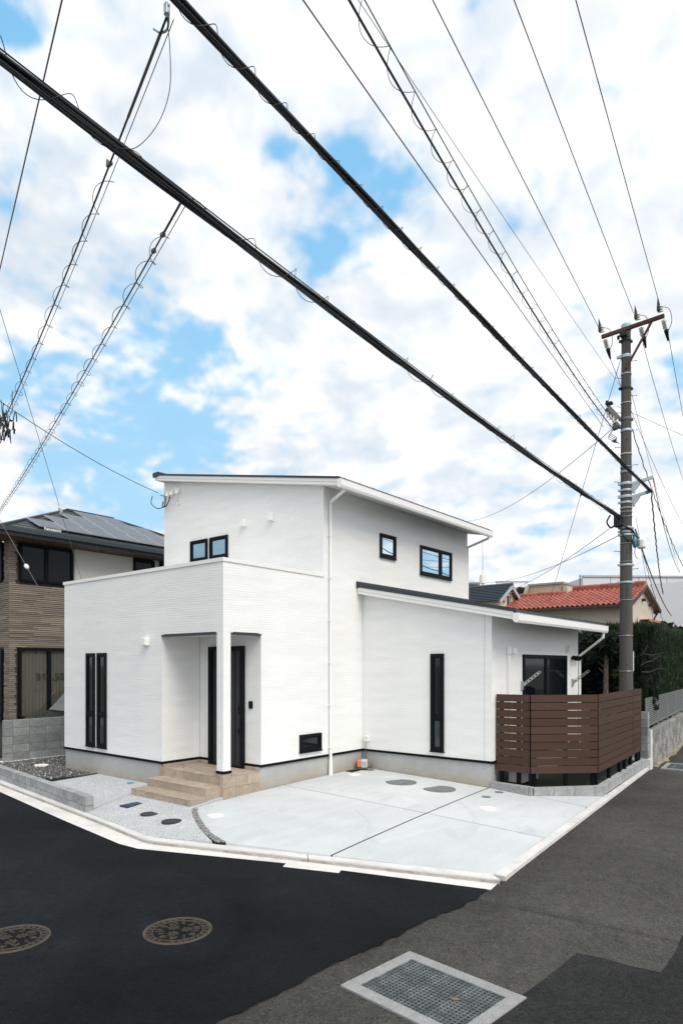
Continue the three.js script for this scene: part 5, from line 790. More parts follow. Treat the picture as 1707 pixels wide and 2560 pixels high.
wire('drop_wire', 'dark drop wire from the left edge to the bracket under the main roof', 'wire', span([-5.28, 7.03, -2.35], [-4.34, 7.71, 1.75], 0.10, 24, 0.15), 0.008, M.cable);
{
  const t = G('cable_knot', 'tangle of dark cable loops and a splice at the left edge of the sky', 'cables', null), r = rng(91), gs = [];
  for (let k = 0; k < 12; k++) { const c = [-3.25 + (r() - 0.5) * 0.25, 7.0 + (r() - 0.5) * 0.6, 2.45 + (r() - 0.5) * 0.2], pts = []; const a = 0.08 + r() * 0.2, b = 0.1 + r() * 0.3, f = r() * 6; for (let i = 0; i <= 10; i++) { const q = i / 10 * (4 + r() * 2.2) + f; pts.push([c[0] + a * Math.cos(q) + 0.02 * i, c[1] + b * Math.sin(q), c[2] + a * Math.cos(q) * 0.4 - 0.01 * i]); } P('loop', tube(pts, 0.006 + r() * 0.006, 40, 5), r() < 0.4 ? M.cableBlue : M.cable, t); }
  P('splice', rod([-3.4, 7.5, 2.45], [-3.3, 7.05, 2.45], 0.05, 0.035, 10), M.blackMatt, t);
}
{ // guy wires with strain insulators
  const guy = (label, a, b, q, r = 0.0055) => { const t = G('guy_wire', label, 'guy wire', null); P('wire', rod(a, b, r, r, 5), M.wireGrey, t); if (q) { const p = a.map((v, i) => mix(v, b[i], q)), d = V(...b).sub(V(...a)).normalize(); const g = new THREE.SphereGeometry(0.05, 14, 10); g.scale(0.8, 1.6, 0.8); g.applyQuaternion(new THREE.Quaternion().setFromUnitVectors(V(0, 1, 0), d)); g.translate(...p); P('insulator', g, M.porcelain, t); } return t; };
  guy('thin guy wire with a white insulator in front of the solar roof', [-2.8, 9.3, 2.8], [-5.3, 4.5, -0.3], 0.70);
  guy('thin guy wire with a white insulator in front of the brown tiled wall', [-5.2, 6.05, 1.85], [-2.9, 3.3, 2.05].map((v, i) => [-2.2, 3.95, 2.25][i]), 0.80);
  guy('thin guy wire with an insulator slanting left of the pole', [4.0, 10.35, -9.6], [-1.74, 4.5, -18.89], 0.395, 0.008);
}
{ // lines leaving the pole to the right and to the left
  const lines = [
    ['thick twisted cable leaving the upper arm of the pole to the right', [4.66, 6.95, -9.85], [3.8, 6.5, -14.0], 0.019, M.cable, 0.3], ['black cable leaving the tip of the top arm to the right', [4.7, 7.26, -9.85], [3.95, 7.05, -14.4], 0.011, M.cable, 0.25],
    ['twisted dark cable leaving the pole below the switch gear', [4.2, 8.62, -9.85], [3.7, 7.9, -14.6], 0.013, M.cable, 0.25], ['thin line from the middle insulator away to the right', [4.44, 10.75, -9.95], [3.9, 10.3, -14.8], 0.0075, M.wireRed, 0.15],
    ['thin line from the rightmost insulator away to the right', [5.04, 10.72, -9.95], [4.6, 10.35, -13.4], 0.0075, M.wireRed, 0.12], ['thin line from the leftmost insulator passing behind the pole', [3.6, 10.72, -9.95], [3.1, 10.2, -15.2], 0.0075, M.wireRed, 0.15],
    ['thick cable leaving the black box on the pole to the right', [4.28, 6.05, -9.85], [3.3, 5.7, -15.6], 0.019, M.cable, 0.2], ['thin wire leaving the pole under the second band', [4.2, 9.5, -9.85], [3.5, 8.6, -15.0], 0.006, M.wireGrey, 0.1],
    ['straight thin wire crossing to the right edge from the switch gear', [3.9, 9.2, -9.6], [5.4, 8.5, -11.6], 0.005, M.wireGrey, 0.02], ['wavy cable hanging from the white box on the pole', [4.44, 5.55, -9.85], [3.4, 5.0, -15.8], 0.009, M.cable, 0.35],
    ['thin stay wire from the coil on the pole to the right edge', [4.3, 6.35, -9.85], [3.2, 5.1, -15.4], 0.006, M.wireGrey, 0.02],
  ];
  for (const [label, a, b, r, m, sag] of lines) wire('outgoing_cable', label, 'cable', span(a, a.map((v, i) => v + (b[i] - v) * 3), sag * 1.4, 60).map((p, i) => label.includes('twisted') || label.includes('wavy') ? p.add(V(0.012 * Math.sin(i * 2.1), 0.02 * Math.sin(i * 1.4), 0)) : p), r, m);
  wire('outgoing_cable', 'thin wire slanting from the pole behind the main roof', 'cable', span([3.85, 8.66, -9.57], [-10.59, 11.41, -28], 0.6, 30), 0.01, M.wireGrey);
  wire('outgoing_cable', 'thin wire from the black box towards the grey tiled gable', 'cable', span([3.91, 6.23, -9.62], [-12.27, 7.38, -33.07], 0.6, 30), 0.009, M.wireGrey);
  wire('outgoing_cable', 'pair of wires sagging from the pole towards the white buildings', 'cable', span([3.96, 5.92, -9.67], [-13.13, 8.62, -32.38], 0.7, 30), 0.009, M.wireGrey);
}
/* ---------- red-roofed house ---------- */
{
  const h = G('red_roof_house', 'cream house with bright red pantile roof behind the hedge', 'house');
  const xg = 2.04, zf = -17.46, zb = -20.8, xw = -3.0, ye = 4.80, ps = 0.40, zr = -19.12, xv = 2.21;
  const cream = std({ map: concMap(0.6, 1001, 3, [1.03, 0.93, 0.77], 0.12), roughness: 0.9 });
  P('wall', box(xw, xg, 0, ye - 0.12, zb, zf), cream, h); P('gable_wall', wallPoly([[-17.46, ye - 0.12], [-20.8, ye - 0.12], [-20.8, ye + 0.1], [-19.12, ye + 0.765], [-17.46, ye + 0.1]].reverse(), 'x', xg + 0.003, 4.6), cream, h);
  P('wall_base', box(xw, xg + 0.004, 0, 0.5, zb, zf + 0.004), cmuOld[1], h);
  const tan = std({ color: lin(0.36, 0.25, 0.14), roughness: 0.85 }), dk = std({ color: lin(0.02, 0.02, 0.02), roughness: 0.6 });
  const slab2 = (z0, z1, xa, xb, y0, y1) => { const g = new THREE.BufferGeometry(), th = 0.07; const q = []; const quad = (A, B, C, D) => q.push(...A, ...B, ...C, ...A, ...C, ...D); quad([xa, y0, z0], [xb, y0, z0], [xb, y1, z1], [xa, y1, z1]); quad([xa, y0 - th, z0], [xa, y1 - th, z1], [xb, y1 - th, z1], [xb, y0 - th, z0]); quad([xb, y0 - th, z0], [xb, y1 - th, z1], [xb, y1, z1], [xb, y0, z0]); quad([xa, y0 - th, z0], [xb, y0 - th, z0], [xb, y0, z0], [xa, y0, z0]); g.setAttribute('position', new THREE.Float32BufferAttribute(q, 3)); g.setAttribute('uv', new THREE.Float32BufferAttribute(new Float32Array(q.length / 3 * 2), 2)); g.computeVertexNormals(); return g; };
  const zE = -17.0, run = zE - zr, rise = run * ps, zB = 2 * zr - zE;
  P('roof_deck', [slab2(zE, zr, -3.15, xv, ye, ye + rise), slab2(zB, zr, -3.15, xv, ye, ye + rise)], std({ color: lin(0.34, 0.23, 0.13), roughness: 0.9, side: THREE.DoubleSide }), h);
  for (let k = 0; k < 4; k++) P('purlin', box(xg, xv - 0.04, 0, 0.11, -0.05, 0.05).translate(0, ye - 0.16 + [0.0, 0.42, 0.3, 0.03][k], [zE - 0.25, zr - 0.02, zr - 1.0, zB + 0.25][k]), std({ color: lin(0.05, 0.035, 0.025) }), h);
  P('barge_board', [bar([xv + 0.02, ye - 0.03, zE], [xv + 0.02, ye + rise - 0.03, zr], 0.035, 0.13), bar([xv + 0.02, ye - 0.03, zB], [xv + 0.02, ye + rise - 0.03, zr], 0.035, 0.13)], std({ color: lin(0.06, 0.045, 0.035), roughness: 0.7 }), h);
  P('gutter', [bar([-3.15, ye - 0.06, zE + 0.05], [xv, ye - 0.06, zE + 0.05], 0.09, 0.07)], dk, h);
  P('downpipe', tube([[xv - 0.1, ye - 0.1, zB + 0.1], [xg + 0.06, ye - 0.35, zb + 0.1], [xg + 0.06, ye - 0.6, zb + 0.06], [xg + 0.06, 0.5, zb + 0.06]], 0.035, 24, 8), dk, h);
  // pantiles: front slope one by one
  const reds = [0, 1, 2, 3].map((i) => std({ color: lin(0.245 + 0.03 * i, 0.056 + 0.01 * i, 0.038 + 0.007 * i), roughness: 0.55 })), r = rng(33);
  const tw = 0.19, tl = 0.235, tileGeo = (() => { const n = 8, pos = [], q = []; for (let i = 0; i <= n; i++) { const u = i / n; q.push([u * tw, 0.032 * Math.sin(u * Math.PI * 2 - 0.5) + 0.02]); } const th = 0.022, sl = Math.atan(ps); const pt = (i, v, d) => { const [x, y] = q[i]; return [x, y + v * tl * Math.sin(sl) * 1 + d + (1 - v) * 0.026, -v * tl * Math.cos(sl)]; }; const quad = (A, B, C, D) => pos.push(...A, ...B, ...C, ...A, ...C, ...D); for (let i = 0; i < n; i++) { quad(pt(i, 0, 0), pt(i + 1, 0, 0), pt(i + 1, 1.08, 0), pt(i, 1.08, 0)); quad(pt(i, 0, -th), pt(i + 1, 0, -th), pt(i + 1, 0, 0), pt(i, 0, 0)); } const g = new THREE.BufferGeometry(); g.setAttribute('position', new THREE.Float32BufferAttribute(pos, 3)); g.setAttribute('uv', new THREE.Float32BufferAttribute(new Float32Array(pos.length / 3 * 2), 2)); g.computeVertexNormals(); return g; })();
  const sl = Math.atan(ps), rowsN = Math.floor(run / Math.cos(sl) / tl), colsN = Math.floor((xv + 3.15) / tw);
  for (let i = 0; i < rowsN; i++) for (let j = 0; j < colsN; j++) { const x = -3.15 + j * tw, v = i * tl; const ridgeZ = x < -0.75 ? zr + 0.42 : zr; const z = zE + 0.05 - v * Math.cos(sl); if (z - 0.15 < ridgeZ) continue; const m = cast(new THREE.Mesh(tileGeo, reds[Math.floor(r() * 4)])); m.name = 'roof_tile'; m.position.set(x, ye + 0.01 + v * Math.sin(sl) + (r() - 0.5) * 0.006, z); h.add(m); }
  const ridge = (x0, x1, y, z) => { const n = Math.round((x1 - x0) / 0.28), w = (x1 - x0) / n; for (let k = 0; k < n; k++) P('ridge_tile', [rod([x0 + k * w, y, z], [x0 + (k + 1) * w - 0.012, y, z], 0.105, 0.095, 10), box(x0 + k * w, x0 + (k + 1) * w - 0.01, y - 0.13, y - 0.02, z - 0.1, z + 0.1)], reds[k % 4], h); };
  ridge(-0.6, xv - 0.02, ye + rise + 0.11, zr); ridge(-3.12, -0.75, ye + rise - 0.10, zr + 0.4);
  for (let k = 0; k < 8; k++) { const q = k / 8, q1 = (k + 1) / 8; P('verge_tile', rod([xv - 0.03, ye + 0.05 + rise * q, mix(zE, zr, q)], [xv - 0.03, ye + 0.04 + rise * q1, mix(zE, zr, q1)], 0.07, 0.06, 8), reds[k % 4], h); P('verge_tile', rod([xv - 0.03, ye + 0.05 + rise * q, mix(zB, zr, q)], [xv - 0.03, ye + 0.04 + rise * q1, mix(zB, zr, q1)], 0.07, 0.06, 8), reds[(k + 1) % 4], h); }
  P('awning', [box(xg, xg + 0.32, 4.33, 4.36, -20.55, -18.9), box(xg + 0.3, xg + 0.33, 4.27, 4.36, -20.55, -18.9)], std({ color: lin(0.35, 0.17, 0.1), roughness: 0.7 }), h);
  const w = P('window', [box(xg, xg + 0.04, 3.2, 4.28, -20.2, -20.14), box(xg, xg + 0.04, 3.2, 4.28, -19.16, -19.1), box(xg, xg + 0.04, 3.2, 3.26, -20.14, -19.16), box(xg, xg + 0.04, 4.22, 4.28, -20.14, -19.16), box(xg, xg + 0.03, 3.26, 4.22, -19.68, -19.62)], std({ color: lin(0.26, 0.15, 0.09), roughness: 0.6 }), h); P('pane', box(xg + 0.002, xg + 0.012, 3.26, 4.22, -20.14, -19.16), M.glass, w);
  P('window_hood', box(-1.6, 0.2, 4.04, 4.08, zf, zf + 0.3), std({ color: lin(0.3, 0.24, 0.15), roughness: 0.7 }), h);
}
/* ---------- houses and halls further back ---------- */
{
  const h = G('grey_gable_house', 'small cream gabled house with blue-grey ribbed roof left of the red roof', 'house', null, [-2.75, 0, -17.6], 0.0);
  // ridge runs along x; gable towards +x. local origin under the gable peak
  const y0 = 5.87, ps = 0.62, half = 1.15, x0 = -3.2, x1 = 0.18;
  const rib = std({ color: lin(0.045, 0.062, 0.078), roughness: 0.42 });
  for (const s of [1, -1]) for (let k = 0; k < 9; k++) { const a = k / 9 * half, b = (k + 1) / 9 * half; P('roof_course', bar([x0, y0 - ps * (a + b) / 2 + 0.02, s * (a + b) / 2], [x1, y0 - ps * (a + b) / 2 + 0.02, s * (a + b) / 2], 0.155, 0.06).rotateX(0), rib, h); P('roof_rib', rod([x0, y0 - ps * b + 0.055, s * b], [x1 + 0.02, y0 - ps * b + 0.055, s * b], 0.032, 0.032, 8), rib, h); }
  P('ridge_cap', rod([x0, y0 + 0.06, 0], [x1 + 0.03, y0 + 0.06, 0], 0.075, 0.075, 10), rib, h);
  P('barge_board', [bar([x1, y0 - 0.03, 0], [x1, y0 - 0.03 - ps * half, half], 0.05, 0.13), bar([x1, y0 - 0.03, 0], [x1, y0 - 0.03 - ps * half, -half], 0.05, 0.13)], std({ color: lin(0.42, 0.45, 0.48), roughness: 0.6 }), h);
  P('wall', [wallPoly([[-0.95, 0], [0.95, 0], [0.95, y0 - ps * 0.95 - 0.05], [0, y0 - 0.08], [-0.95, y0 - ps * 0.95 - 0.05]], 'x', 0, 3.0)], std({ color: lin(0.62, 0.53, 0.42), roughness: 0.9 }), h);
  const w = P('window', box(0, 0.04, 5.05, 5.45, -0.16, 0.1), M.black, h); P('pane', box(0.041, 0.046, 5.09, 5.41, -0.12, 0.06), phys({ color: lin(0.2, 0.27, 0.33), roughness: 0.1, ior: 2 }), w);
  P('ornament', [new THREE.TorusGeometry(0.05, 0.014, 6, 14).rotateY(Math.PI / 2).translate(0.02, 5.2, 0.42), rbox(0.03, 0.12, 0.03, 0.01, 0.02, 5.2, 0.42)], std({ color: lin(0.3, 0.2, 0.12) }), h);
}
{
  const h = G('beige_house', 'beige siding house with flat parapet and dark steep roof behind the red roof', 'house');
  const bz = -24.9, g = [];
  P('wall', box(-5.9, -3.25, 0, 6.72, -29, bz), std({ color: lin(0.56, 0.40, 0.30), roughness: 0.85 }), h);
  for (let k = 0; k < 7; k++) P('siding_board', box(-4.9, -3.25, 6.02 + k * 0.1, 6.105 + k * 0.1, bz, bz + 0.018), std({ color: lin(0.58, 0.42, 0.32), roughness: 0.8 }), h);
  P('parapet_cap', box(-5.0, -3.15, 6.72, 6.82, -29, bz + 0.1), std({ color: lin(0.3, 0.3, 0.3), roughness: 0.5, metalness: 0.4 }), h);
  P('side_wall', box(-3.24, -3.0, 0, 6.62, -29, bz - 0.1), std({ color: lin(0.6, 0.45, 0.36), roughness: 0.85 }), h);
  P('pipe', rod([-3.2, 4, bz + 0.06], [-3.2, 6.6, bz + 0.06], 0.03, 0.03, 6), M.wireGrey, h);
  P('roof', bar([-5.1, 6.62, bz + 0.3], [-6.2, 5.6, bz + 0.3], 1.2, 0.06), M.darkRoof, h); P('roof_edge', bar([-4.93, 6.72, bz + 0.3], [-5.18, 6.0, bz + 0.3], 0.1, 0.14), std({ color: lin(0.6, 0.58, 0.53) }), h);
}
{
  const h = G('brown_roof_house', 'house with rusty eave just beyond the far edge of the white house', 'house');
  P('wall', box(-9.5, -5.15, 0, 5.85, -24, -19.6), std({ color: lin(0.25, 0.2, 0.15), roughness: 0.9 }), h);
  P('roof', [bar([-9, 6.55, -19.5], [-4.95, 6.05, -19.5], 1.4, 0.07), bar([-9, 6.42, -19.1], [-4.85, 6.0, -19.1], 0.2, 0.06)], M.rust, h);
  for (let k = 0; k < 6; k++) P('rafter', bar([-8.5 + k * 0.62, 6.42 - k * 0.075, -18.8], [-8.5 + k * 0.62, 6.42 - k * 0.075, -19.7], 0.06, 0.07), std({ color: lin(0.09, 0.06, 0.04) }), h);
  P('ridge_tile', rod([-5.6, 6.34, -19.2], [-4.9, 6.26, -19.2], 0.09, 0.1, 10), cmuTones[0], h);
  const a = G('antenna_mast', 'thin upright antenna rod on a white box beyond the white house', 'antenna', null, [-6.35, 0, -22.4]); P('rod', rod([0, 6.9, 0], [0, 9.0, 0], 0.012, 0.009, 6), M.wireGrey, a); P('box', cyl(0.16, 0.42, 0, 6.95, 0, 16), M.coverWhite, a); P('stand', rod([0, 5.0, 0], [0, 6.76, 0], 0.03, 0.03, 6), M.wireGrey, a);
}
{
  const h = G('white_hall', 'large pale windowless hall of vertical panels behind the utility pole', 'building');
  const m = [0, 1, 2].map((i) => std({ color: lin(0.60 + i * 0.012, 0.60 + i * 0.012, 0.64 + i * 0.01), roughness: 0.7 }));
  const a = V(-11.8, 0, -52.8), b = V(8, 0, -70), L = a.distanceTo(b), d = b.clone().sub(a).normalize(), n = 10;
  P('core', [bar([a.x - 3 * d.z * -1 * 0 - 0.0 + 0.1, 5, a.z - 0.3], [b.x, 5, b.z - 0.3], 0.3, 10)], m[0], h);
  const pn = (k) => { const p = a.clone().addScaledVector(d, L * k / n), q = a.clone().addScaledVector(d, L * (k + 1) / n - 0.06); return bar([p.x, 5.35, p.z], [q.x, 5.35, q.z], 0.2, 10.7); };
  for (let k = 0; k < n; k++) P('panel', pn(k), m[k % 3], h);
  P('coping', bar([a.x, 10.78, a.z], [b.x, 10.78, b.z], 0.4, 0.16), std({ color: lin(0.4, 0.41, 0.42) }), h);
  P('side_wall', bar([a.x, 5.3, a.z], [a.x - 14, 5.3, a.z - 16], 0.2, 10.6), m[1], h);
  P('pipe', rod([a.x - 0.1, 8.5, a.z + 0.3], [a.x - 0.1, 10.9, a.z + 0.3], 0.06, 0.06, 8), M.wireGrey, h);
  const o = G('white_annex', 'small white building with two dark windows at the right of the red roof', 'building', null, [0.7, 0, -33.5], -0.1); P('wall', box(-2.0, 1.2, 0, 7.4, -3, 0), std({ color: lin(0.72, 0.73, 0.75), roughness: 0.7 }), o); for (const x of [0.25, 0.75]) { const w = P('window', box(x - 0.2, x + 0.2, 4.6, 5.25, 0, 0.04), M.black, o); P('pane', box(x - 0.16, x + 0.16, 4.64, 5.21, 0.041, 0.046), M.glass, w); }
}
{
  const h = G('white_block', 'low white flat-roofed building far behind the grey tiled gable', 'building');
  const w = std({ color: lin(0.78, 0.77, 0.8), roughness: 0.7 });
  P('wall', [bar([-24.8, 5.6, -55.3], [-22.9, 5.6, -56.9], 0.6, 11.4), bar([-22.4, 5.7, -57.2], [-19.9, 5.7, -59.2], 0.6, 11.7)], w, h); P('side_wall', [bar([-19.9, 5.6, -59.2], [-16.5, 5.6, -63.5], 0.5, 11.5)], std({ color: lin(0.82, 0.82, 0.85), roughness: 0.7 }), h); P('lower_wing', bar([-26, 4.9, -55], [-17, 4.9, -58.5], 0.6, 10.0), w, h); P('coping', [bar([-22.5, 11.58, -57.1], [-19.8, 11.58, -59.3], 0.8, 0.1)], std({ color: lin(0.5, 0.5, 0.53) }), h);
}
/* ---------- hedge, trees, hill ---------- */
function tuftGeo(n, len, w, spread, seed, up) { const r = rng(seed), pos = []; for (let i = 0; i < n; i++) { const a = r() * 6.283, t = spread * (0.3 + 0.7 * r()), d = V(Math.cos(a) * t, up * (0.6 + 0.4 * r()), Math.sin(a) * t).normalize(), s = V(-Math.sin(a), 0.2 * (r() - 0.5), Math.cos(a)), l = len * (0.5 + 0.5 * r()), o = V((r() - 0.5) * 0.3 * len, (r() - 0.5) * 0.3 * len, (r() - 0.5) * 0.3 * len); const b = o.clone().addScaledVector(s, w), c = o.clone().addScaledVector(s, -w), m1 = o.clone().addScaledVector(d, l * 0.55).addScaledVector(s, w * 0.9), m2 = o.clone().addScaledVector(d, l * 0.55).addScaledVector(s, -w * 0.9), e = o.clone().addScaledVector(d, l); for (const v of [b, c, m1, c, m2, m1, m1, m2, e]) pos.push(v.x, v.y, v.z); } const g = new THREE.BufferGeometry(); g.setAttribute('position', new THREE.Float32BufferAttribute(pos, 3)); g.setAttribute('uv', new THREE.Float32BufferAttribute(new Float32Array(pos.length / 3 * 2), 2)); g.computeVertexNormals(); return g; }
const leafMat = std({ color: 0xffffff, roughness: 0.85, side: THREE.DoubleSide });
function foliage(parent, geo, n, place, seed) { const r = rng(seed), im = new THREE.InstancedMesh(geo, leafMat, n), d = new THREE.Object3D(); for (let i = 0; i < n; i++) { const p = place(r); d.position.set(...p.pos); d.rotation.set(...(p.rot || [0, r() * 6.28, 0])); d.scale.setScalar(p.s || 1); d.updateMatrix(); im.setMatrixAt(i, d.matrix); im.setColorAt(i, lin(...p.col)); } im.name = 'foliage'; im.userData = { kind: 'stuff' }; cast(im); parent.add(im); return im; }
const hx = (z) => 4.55 + (z + 10) * 0.1;
{
  const t = G('conifer_hedge', 'tall dark conifer hedge along the right street behind the louvre fence', 'hedge');
  const top = (x, z) => 3.52 + 0.16 * fbm(x * 1.2, 3, z * 1.2, 3) - 0.012 * (z + 10);
  // dark twiggy core
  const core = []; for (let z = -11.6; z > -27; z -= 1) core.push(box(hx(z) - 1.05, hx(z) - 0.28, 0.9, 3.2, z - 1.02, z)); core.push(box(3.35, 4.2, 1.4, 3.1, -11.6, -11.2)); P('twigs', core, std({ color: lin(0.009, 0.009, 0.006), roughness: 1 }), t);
  const tg = tuftGeo(16, 0.2, 0.008, 0.55, 5, 1.0);
  foliage(t, tg, 15000, (r) => { const z = -10.75 - Math.pow(r(), 1.25) * 15, f = r(); let x, y; const zz = z; if (f < 0.6) { x = hx(z) - 0.12 + 0.16 * fbm(z * 2.2, r() > 2 ? 0 : 2, 1.5, 3) - r() * 0.15; y = mix(1.0, top(x, z), r()); const lum = 1 + 0.5 * fbm(z * 3.5, y * 0.6, 9, 3); const b = lum * mix(0.75, 1.2, r()); return { pos: [x, y, zz], s: 0.8 + r() * 0.6, col: [0.019 * b, 0.042 * b, 0.015 * b], rot: [(r() - 0.5) * 0.5, r() * 6.28, -0.35 + (r() - 0.5) * 0.5] }; } x = hx(z) - 0.15 - r() * 1.1; y = top(x, z) - 0.1 + r() * r() * 0.2; const b = mix(0.7, 1.25, r()); return { pos: [x, y, zz], s: 0.8 + r() * 0.7, col: [0.022 * b, 0.05 * b, 0.017 * b] }; }, 61);
  // the near end, thin below and green on top
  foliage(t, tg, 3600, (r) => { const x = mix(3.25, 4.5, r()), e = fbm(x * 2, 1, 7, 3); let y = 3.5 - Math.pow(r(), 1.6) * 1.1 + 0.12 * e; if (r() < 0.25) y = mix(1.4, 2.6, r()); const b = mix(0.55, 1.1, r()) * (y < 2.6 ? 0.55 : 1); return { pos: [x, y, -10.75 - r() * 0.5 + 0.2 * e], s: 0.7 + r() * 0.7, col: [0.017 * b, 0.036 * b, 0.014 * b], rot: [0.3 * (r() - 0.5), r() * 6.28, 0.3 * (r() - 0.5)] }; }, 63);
  const br = (pts, r0) => P('branch', pts.slice(1).map((p, i) => rod(pts[i], p, 0.6 * r0 * (1 - i * 0.25), 0.6 * r0 * (0.8 - i * 0.25), 6)), M.deadwood, t);
  br([[4.2, 2.6, -10.7], [4.38, 2.68, -10.55], [4.55, 2.72, -10.45], [4.72, 2.84, -10.4]], 0.022); br([[4.2, 2.42, -10.75], [4.45, 2.42, -10.5], [4.65, 2.5, -10.4], [4.82, 2.52, -10.38]], 0.02); br([[4.2, 2.85, -10.7], [4.33, 3.0, -10.6], [4.4, 3.12, -10.55]], 0.014); br([[3.95, 2.8, -10.6], [3.75, 2.95, -10.55], [3.62, 2.92, -10.5]], 0.016); br([[3.9, 2.95, -10.6], [3.72, 3.05, -10.55], [3.6, 3.02, -10.5]], 0.012); br([[4.25, 2.9, -10.7], [4.5, 2.86, -10.6], [4.8, 2.93, -10.55]], 0.01);
  const rr = rng(14); for (let k = 0; k < 7; k++) { const z = -11.6 - k * 2.0; P('trunk', rod([hx(z) - 0.6, 0.9, z], [hx(z) - 0.6 + (rr() - 0.5) * 0.1, 3.1, z], 0.06, 0.03, 8), M.bark, t); }
}
{
  const t = G('lopped_tree', 'lopped dark tree with a bare trunk between the wing and the utility pole', 'tree', null, [3.28, 0, -9.45 - 1.2]);
  P('trunk', [rod([0.02, 0.1, 0], [0.03, 1.7, 0], 0.085, 0.07, 10), rod([0.03, 1.7, 0], [0.05, 2.98, 0.02], 0.07, 0.055, 10)], M.bark, t);
  for (const [y, a, l] of [[2.1, 0.6, 0.13], [2.35, 3.6, 0.2], [2.62, 0.3, 0.12], [2.72, 2.7, 0.45], [2.5, 3.9, 0.3]]) P('limb', rod([0.03, y, 0], [0.03 + Math.cos(a) * l, y + 0.1 + l * 0.4, Math.sin(a) * l * 0.5 + 0.08], 0.014, 0.007, 6), M.deadwood, t);
  const lg = tuftGeo(12, 0.14, 0.016, 1.0, 31, 0.5); const P0 = [[-0.25, 3.25, -0.1, 0.5], [0.22, 3.2, 0.0, 0.42], [0.5, 3.05, -0.2, 0.35], [-0.1, 3.0, -0.3, 0.45], [0.42, 2.3, -0.3, 0.32], [0.5, 1.9, -0.3, 0.3], [-0.45, 2.9, 0.1, 0.3]];
  foliage(t, lg, 2600, (r) => { const [x, y, z, R] = P0[Math.floor(r() * P0.length)], a = r() * 6.28, b = Math.acos(2 * r() - 1), q = R * Math.cbrt(0.25 + 0.75 * r()); const k = mix(0.6, 1.3, r()), ye = y < 2.5 ? 1.9 : 1; return { pos: [x + q * Math.sin(b) * Math.cos(a), y + q * Math.cos(b) * 0.75, z + q * Math.sin(b) * Math.sin(a)], s: 0.7 + r() * 0.6, col: [0.016 * k * ye, 0.032 * k * (ye > 1 ? 1.4 : 1), 0.013 * k], rot: [r() * 3, r() * 6, r() * 3] }; }, 65);
}
function bush(name, label, pos, R, n, seed, hue) { const t = G(name, label, 'tree', null, pos), r0 = rng(seed); P('trunk', rod([0, 0, 0], [0.05, pos[3] || 3, 0], 0.12, 0.06, 8), M.bark, t); const blobs = [...Array(9)].map(() => [(r0() - 0.5) * R * 1.3, R * 0.6 * (r0() - 0.4), (r0() - 0.5) * R * 1.3, R * (0.35 + 0.3 * r0())]); const lg = tuftGeo(10, 0.22, 0.035, 1, seed, 0.4); foliage(t, lg, n, (r) => { const [x, y, z, q0] = blobs[Math.floor(r() * 9)], a = r() * 6.28, b = Math.acos(2 * r() - 1), q = q0 * Math.cbrt(0.3 + 0.7 * r()), k = mix(0.6, 1.4, r()); return { pos: [x + q * Math.sin(b) * Math.cos(a), (pos[3] || 3) + y + q * Math.cos(b), z + q * Math.sin(b) * Math.sin(a)], s: 0.7 + 0.7 * r(), col: hue.map((h) => h * k), rot: [r() * 3, r() * 6, r() * 3] }; }, seed + 1); return t; }
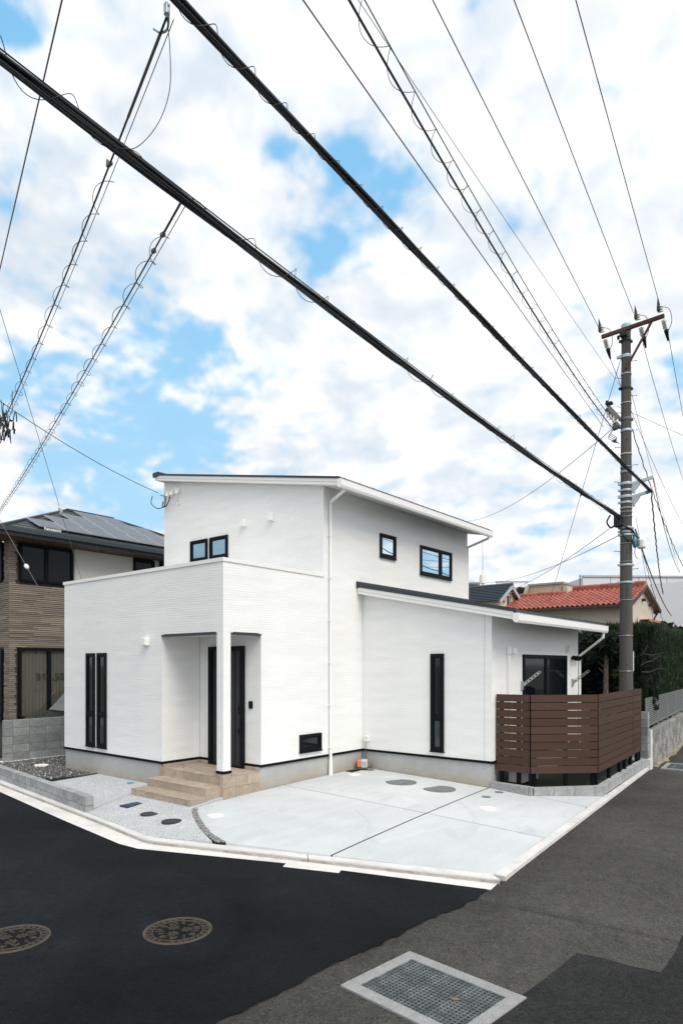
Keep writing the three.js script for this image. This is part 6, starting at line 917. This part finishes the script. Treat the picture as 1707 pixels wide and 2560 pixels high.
{
  const t = G('evergreen_shrubs', 'dark evergreen shrubs behind the lopped tree and the pole', 'shrubs'); t.userData.kind = 'stuff';
  P('twigs', box(1.2, 3.55, 0.3, 2.9, -12.9, -12.3), std({ color: lin(0.008, 0.009, 0.006), roughness: 1 }), t);
  foliage(t, tuftGeo(12, 0.2, 0.02, 0.9, 41, 0.7), 4200, (r) => { const x = mix(1.0, 3.75, r()), z = -12.2 + (r() - 0.5) * 0.5, y = r() < 0.3 ? 2.95 + 0.3 * fbm(x * 2, 1, 4, 3) + r() * 0.15 : mix(0.4, 3.0, r()), b = mix(0.45, 1.1, r()); return { pos: [x, y, z + 0.15 * fbm(x * 3, y * 3, 1, 2)], s: 0.7 + 0.6 * r(), col: [0.014 * b, 0.026 * b, 0.011 * b], rot: [r() * 0.8, r() * 6.28, r() * 0.8] }; }, 43);
}
bush('garden_tree', 'rounded green tree above the far end of the conifer hedge', [2.3, 0, -22.2, 3.6], 1.1, 2200, 71, [0.026, 0.045, 0.02]);
bush('garden_tree', 'dark rounded tree behind the wing gutter', [1.6, 0, -13.6, 2.9], 1.0, 2000, 75, [0.018, 0.032, 0.014]);
{
  const t = new THREE.Group(); t.name = 'hill'; t.userData = { kind: 'structure', label: 'wooded hill top far behind the pale hall' }; scene.add(t);
  const g = new THREE.PlaneGeometry(190, 90, 95, 20); g.rotateX(-Math.PI / 2); const p = g.attributes.position; for (let i = 0; i < p.count; i++) { const x = p.getX(i), z = p.getZ(i); p.setY(i, 41 * Math.exp(-Math.pow(x / 62, 2)) * Math.exp(-Math.pow(z / 34, 2)) + 1.2 * fbm(x * 0.1, 1, z * 0.1, 4)); } g.rotateY(0.5); g.translate(0, -1, -285); g.computeVertexNormals(); const hm = cast(new THREE.Mesh(g, std({ color: lin(0.03, 0.045, 0.028), roughness: 1 }))); hm.name = 'hillside'; t.add(hm);
  const lg = new THREE.IcosahedronGeometry(1, 1), r = rng(81), im = new THREE.InstancedMesh(lg, leafMat, 2600), d = new THREE.Object3D(); for (let i = 0; i < 2600; i++) { const k = Math.floor(r() * p.count); d.position.set(p.getX(k) + (r() - 0.5) * 4, p.getY(k) + r() * 0.6, p.getZ(k) + (r() - 0.5) * 4); d.rotation.set(r() * 3, r() * 3, r() * 3); d.scale.set(1.2 + r(), 1 + r() * 1.3, 1.2 + r()); d.updateMatrix(); im.setMatrixAt(i, d.matrix); const b = 0.7 + 0.6 * r(); im.setColorAt(i, lin(0.03 * b, 0.045 * b, 0.028 * b)); } im.name = 'woodland'; im.userData = { kind: 'stuff' }; cast(im); t.add(im);
}
scene.traverse((o) => { if (o.isMesh) { o.castShadow = true; o.receiveShadow = true; } });
renderer.render(scene, camera);
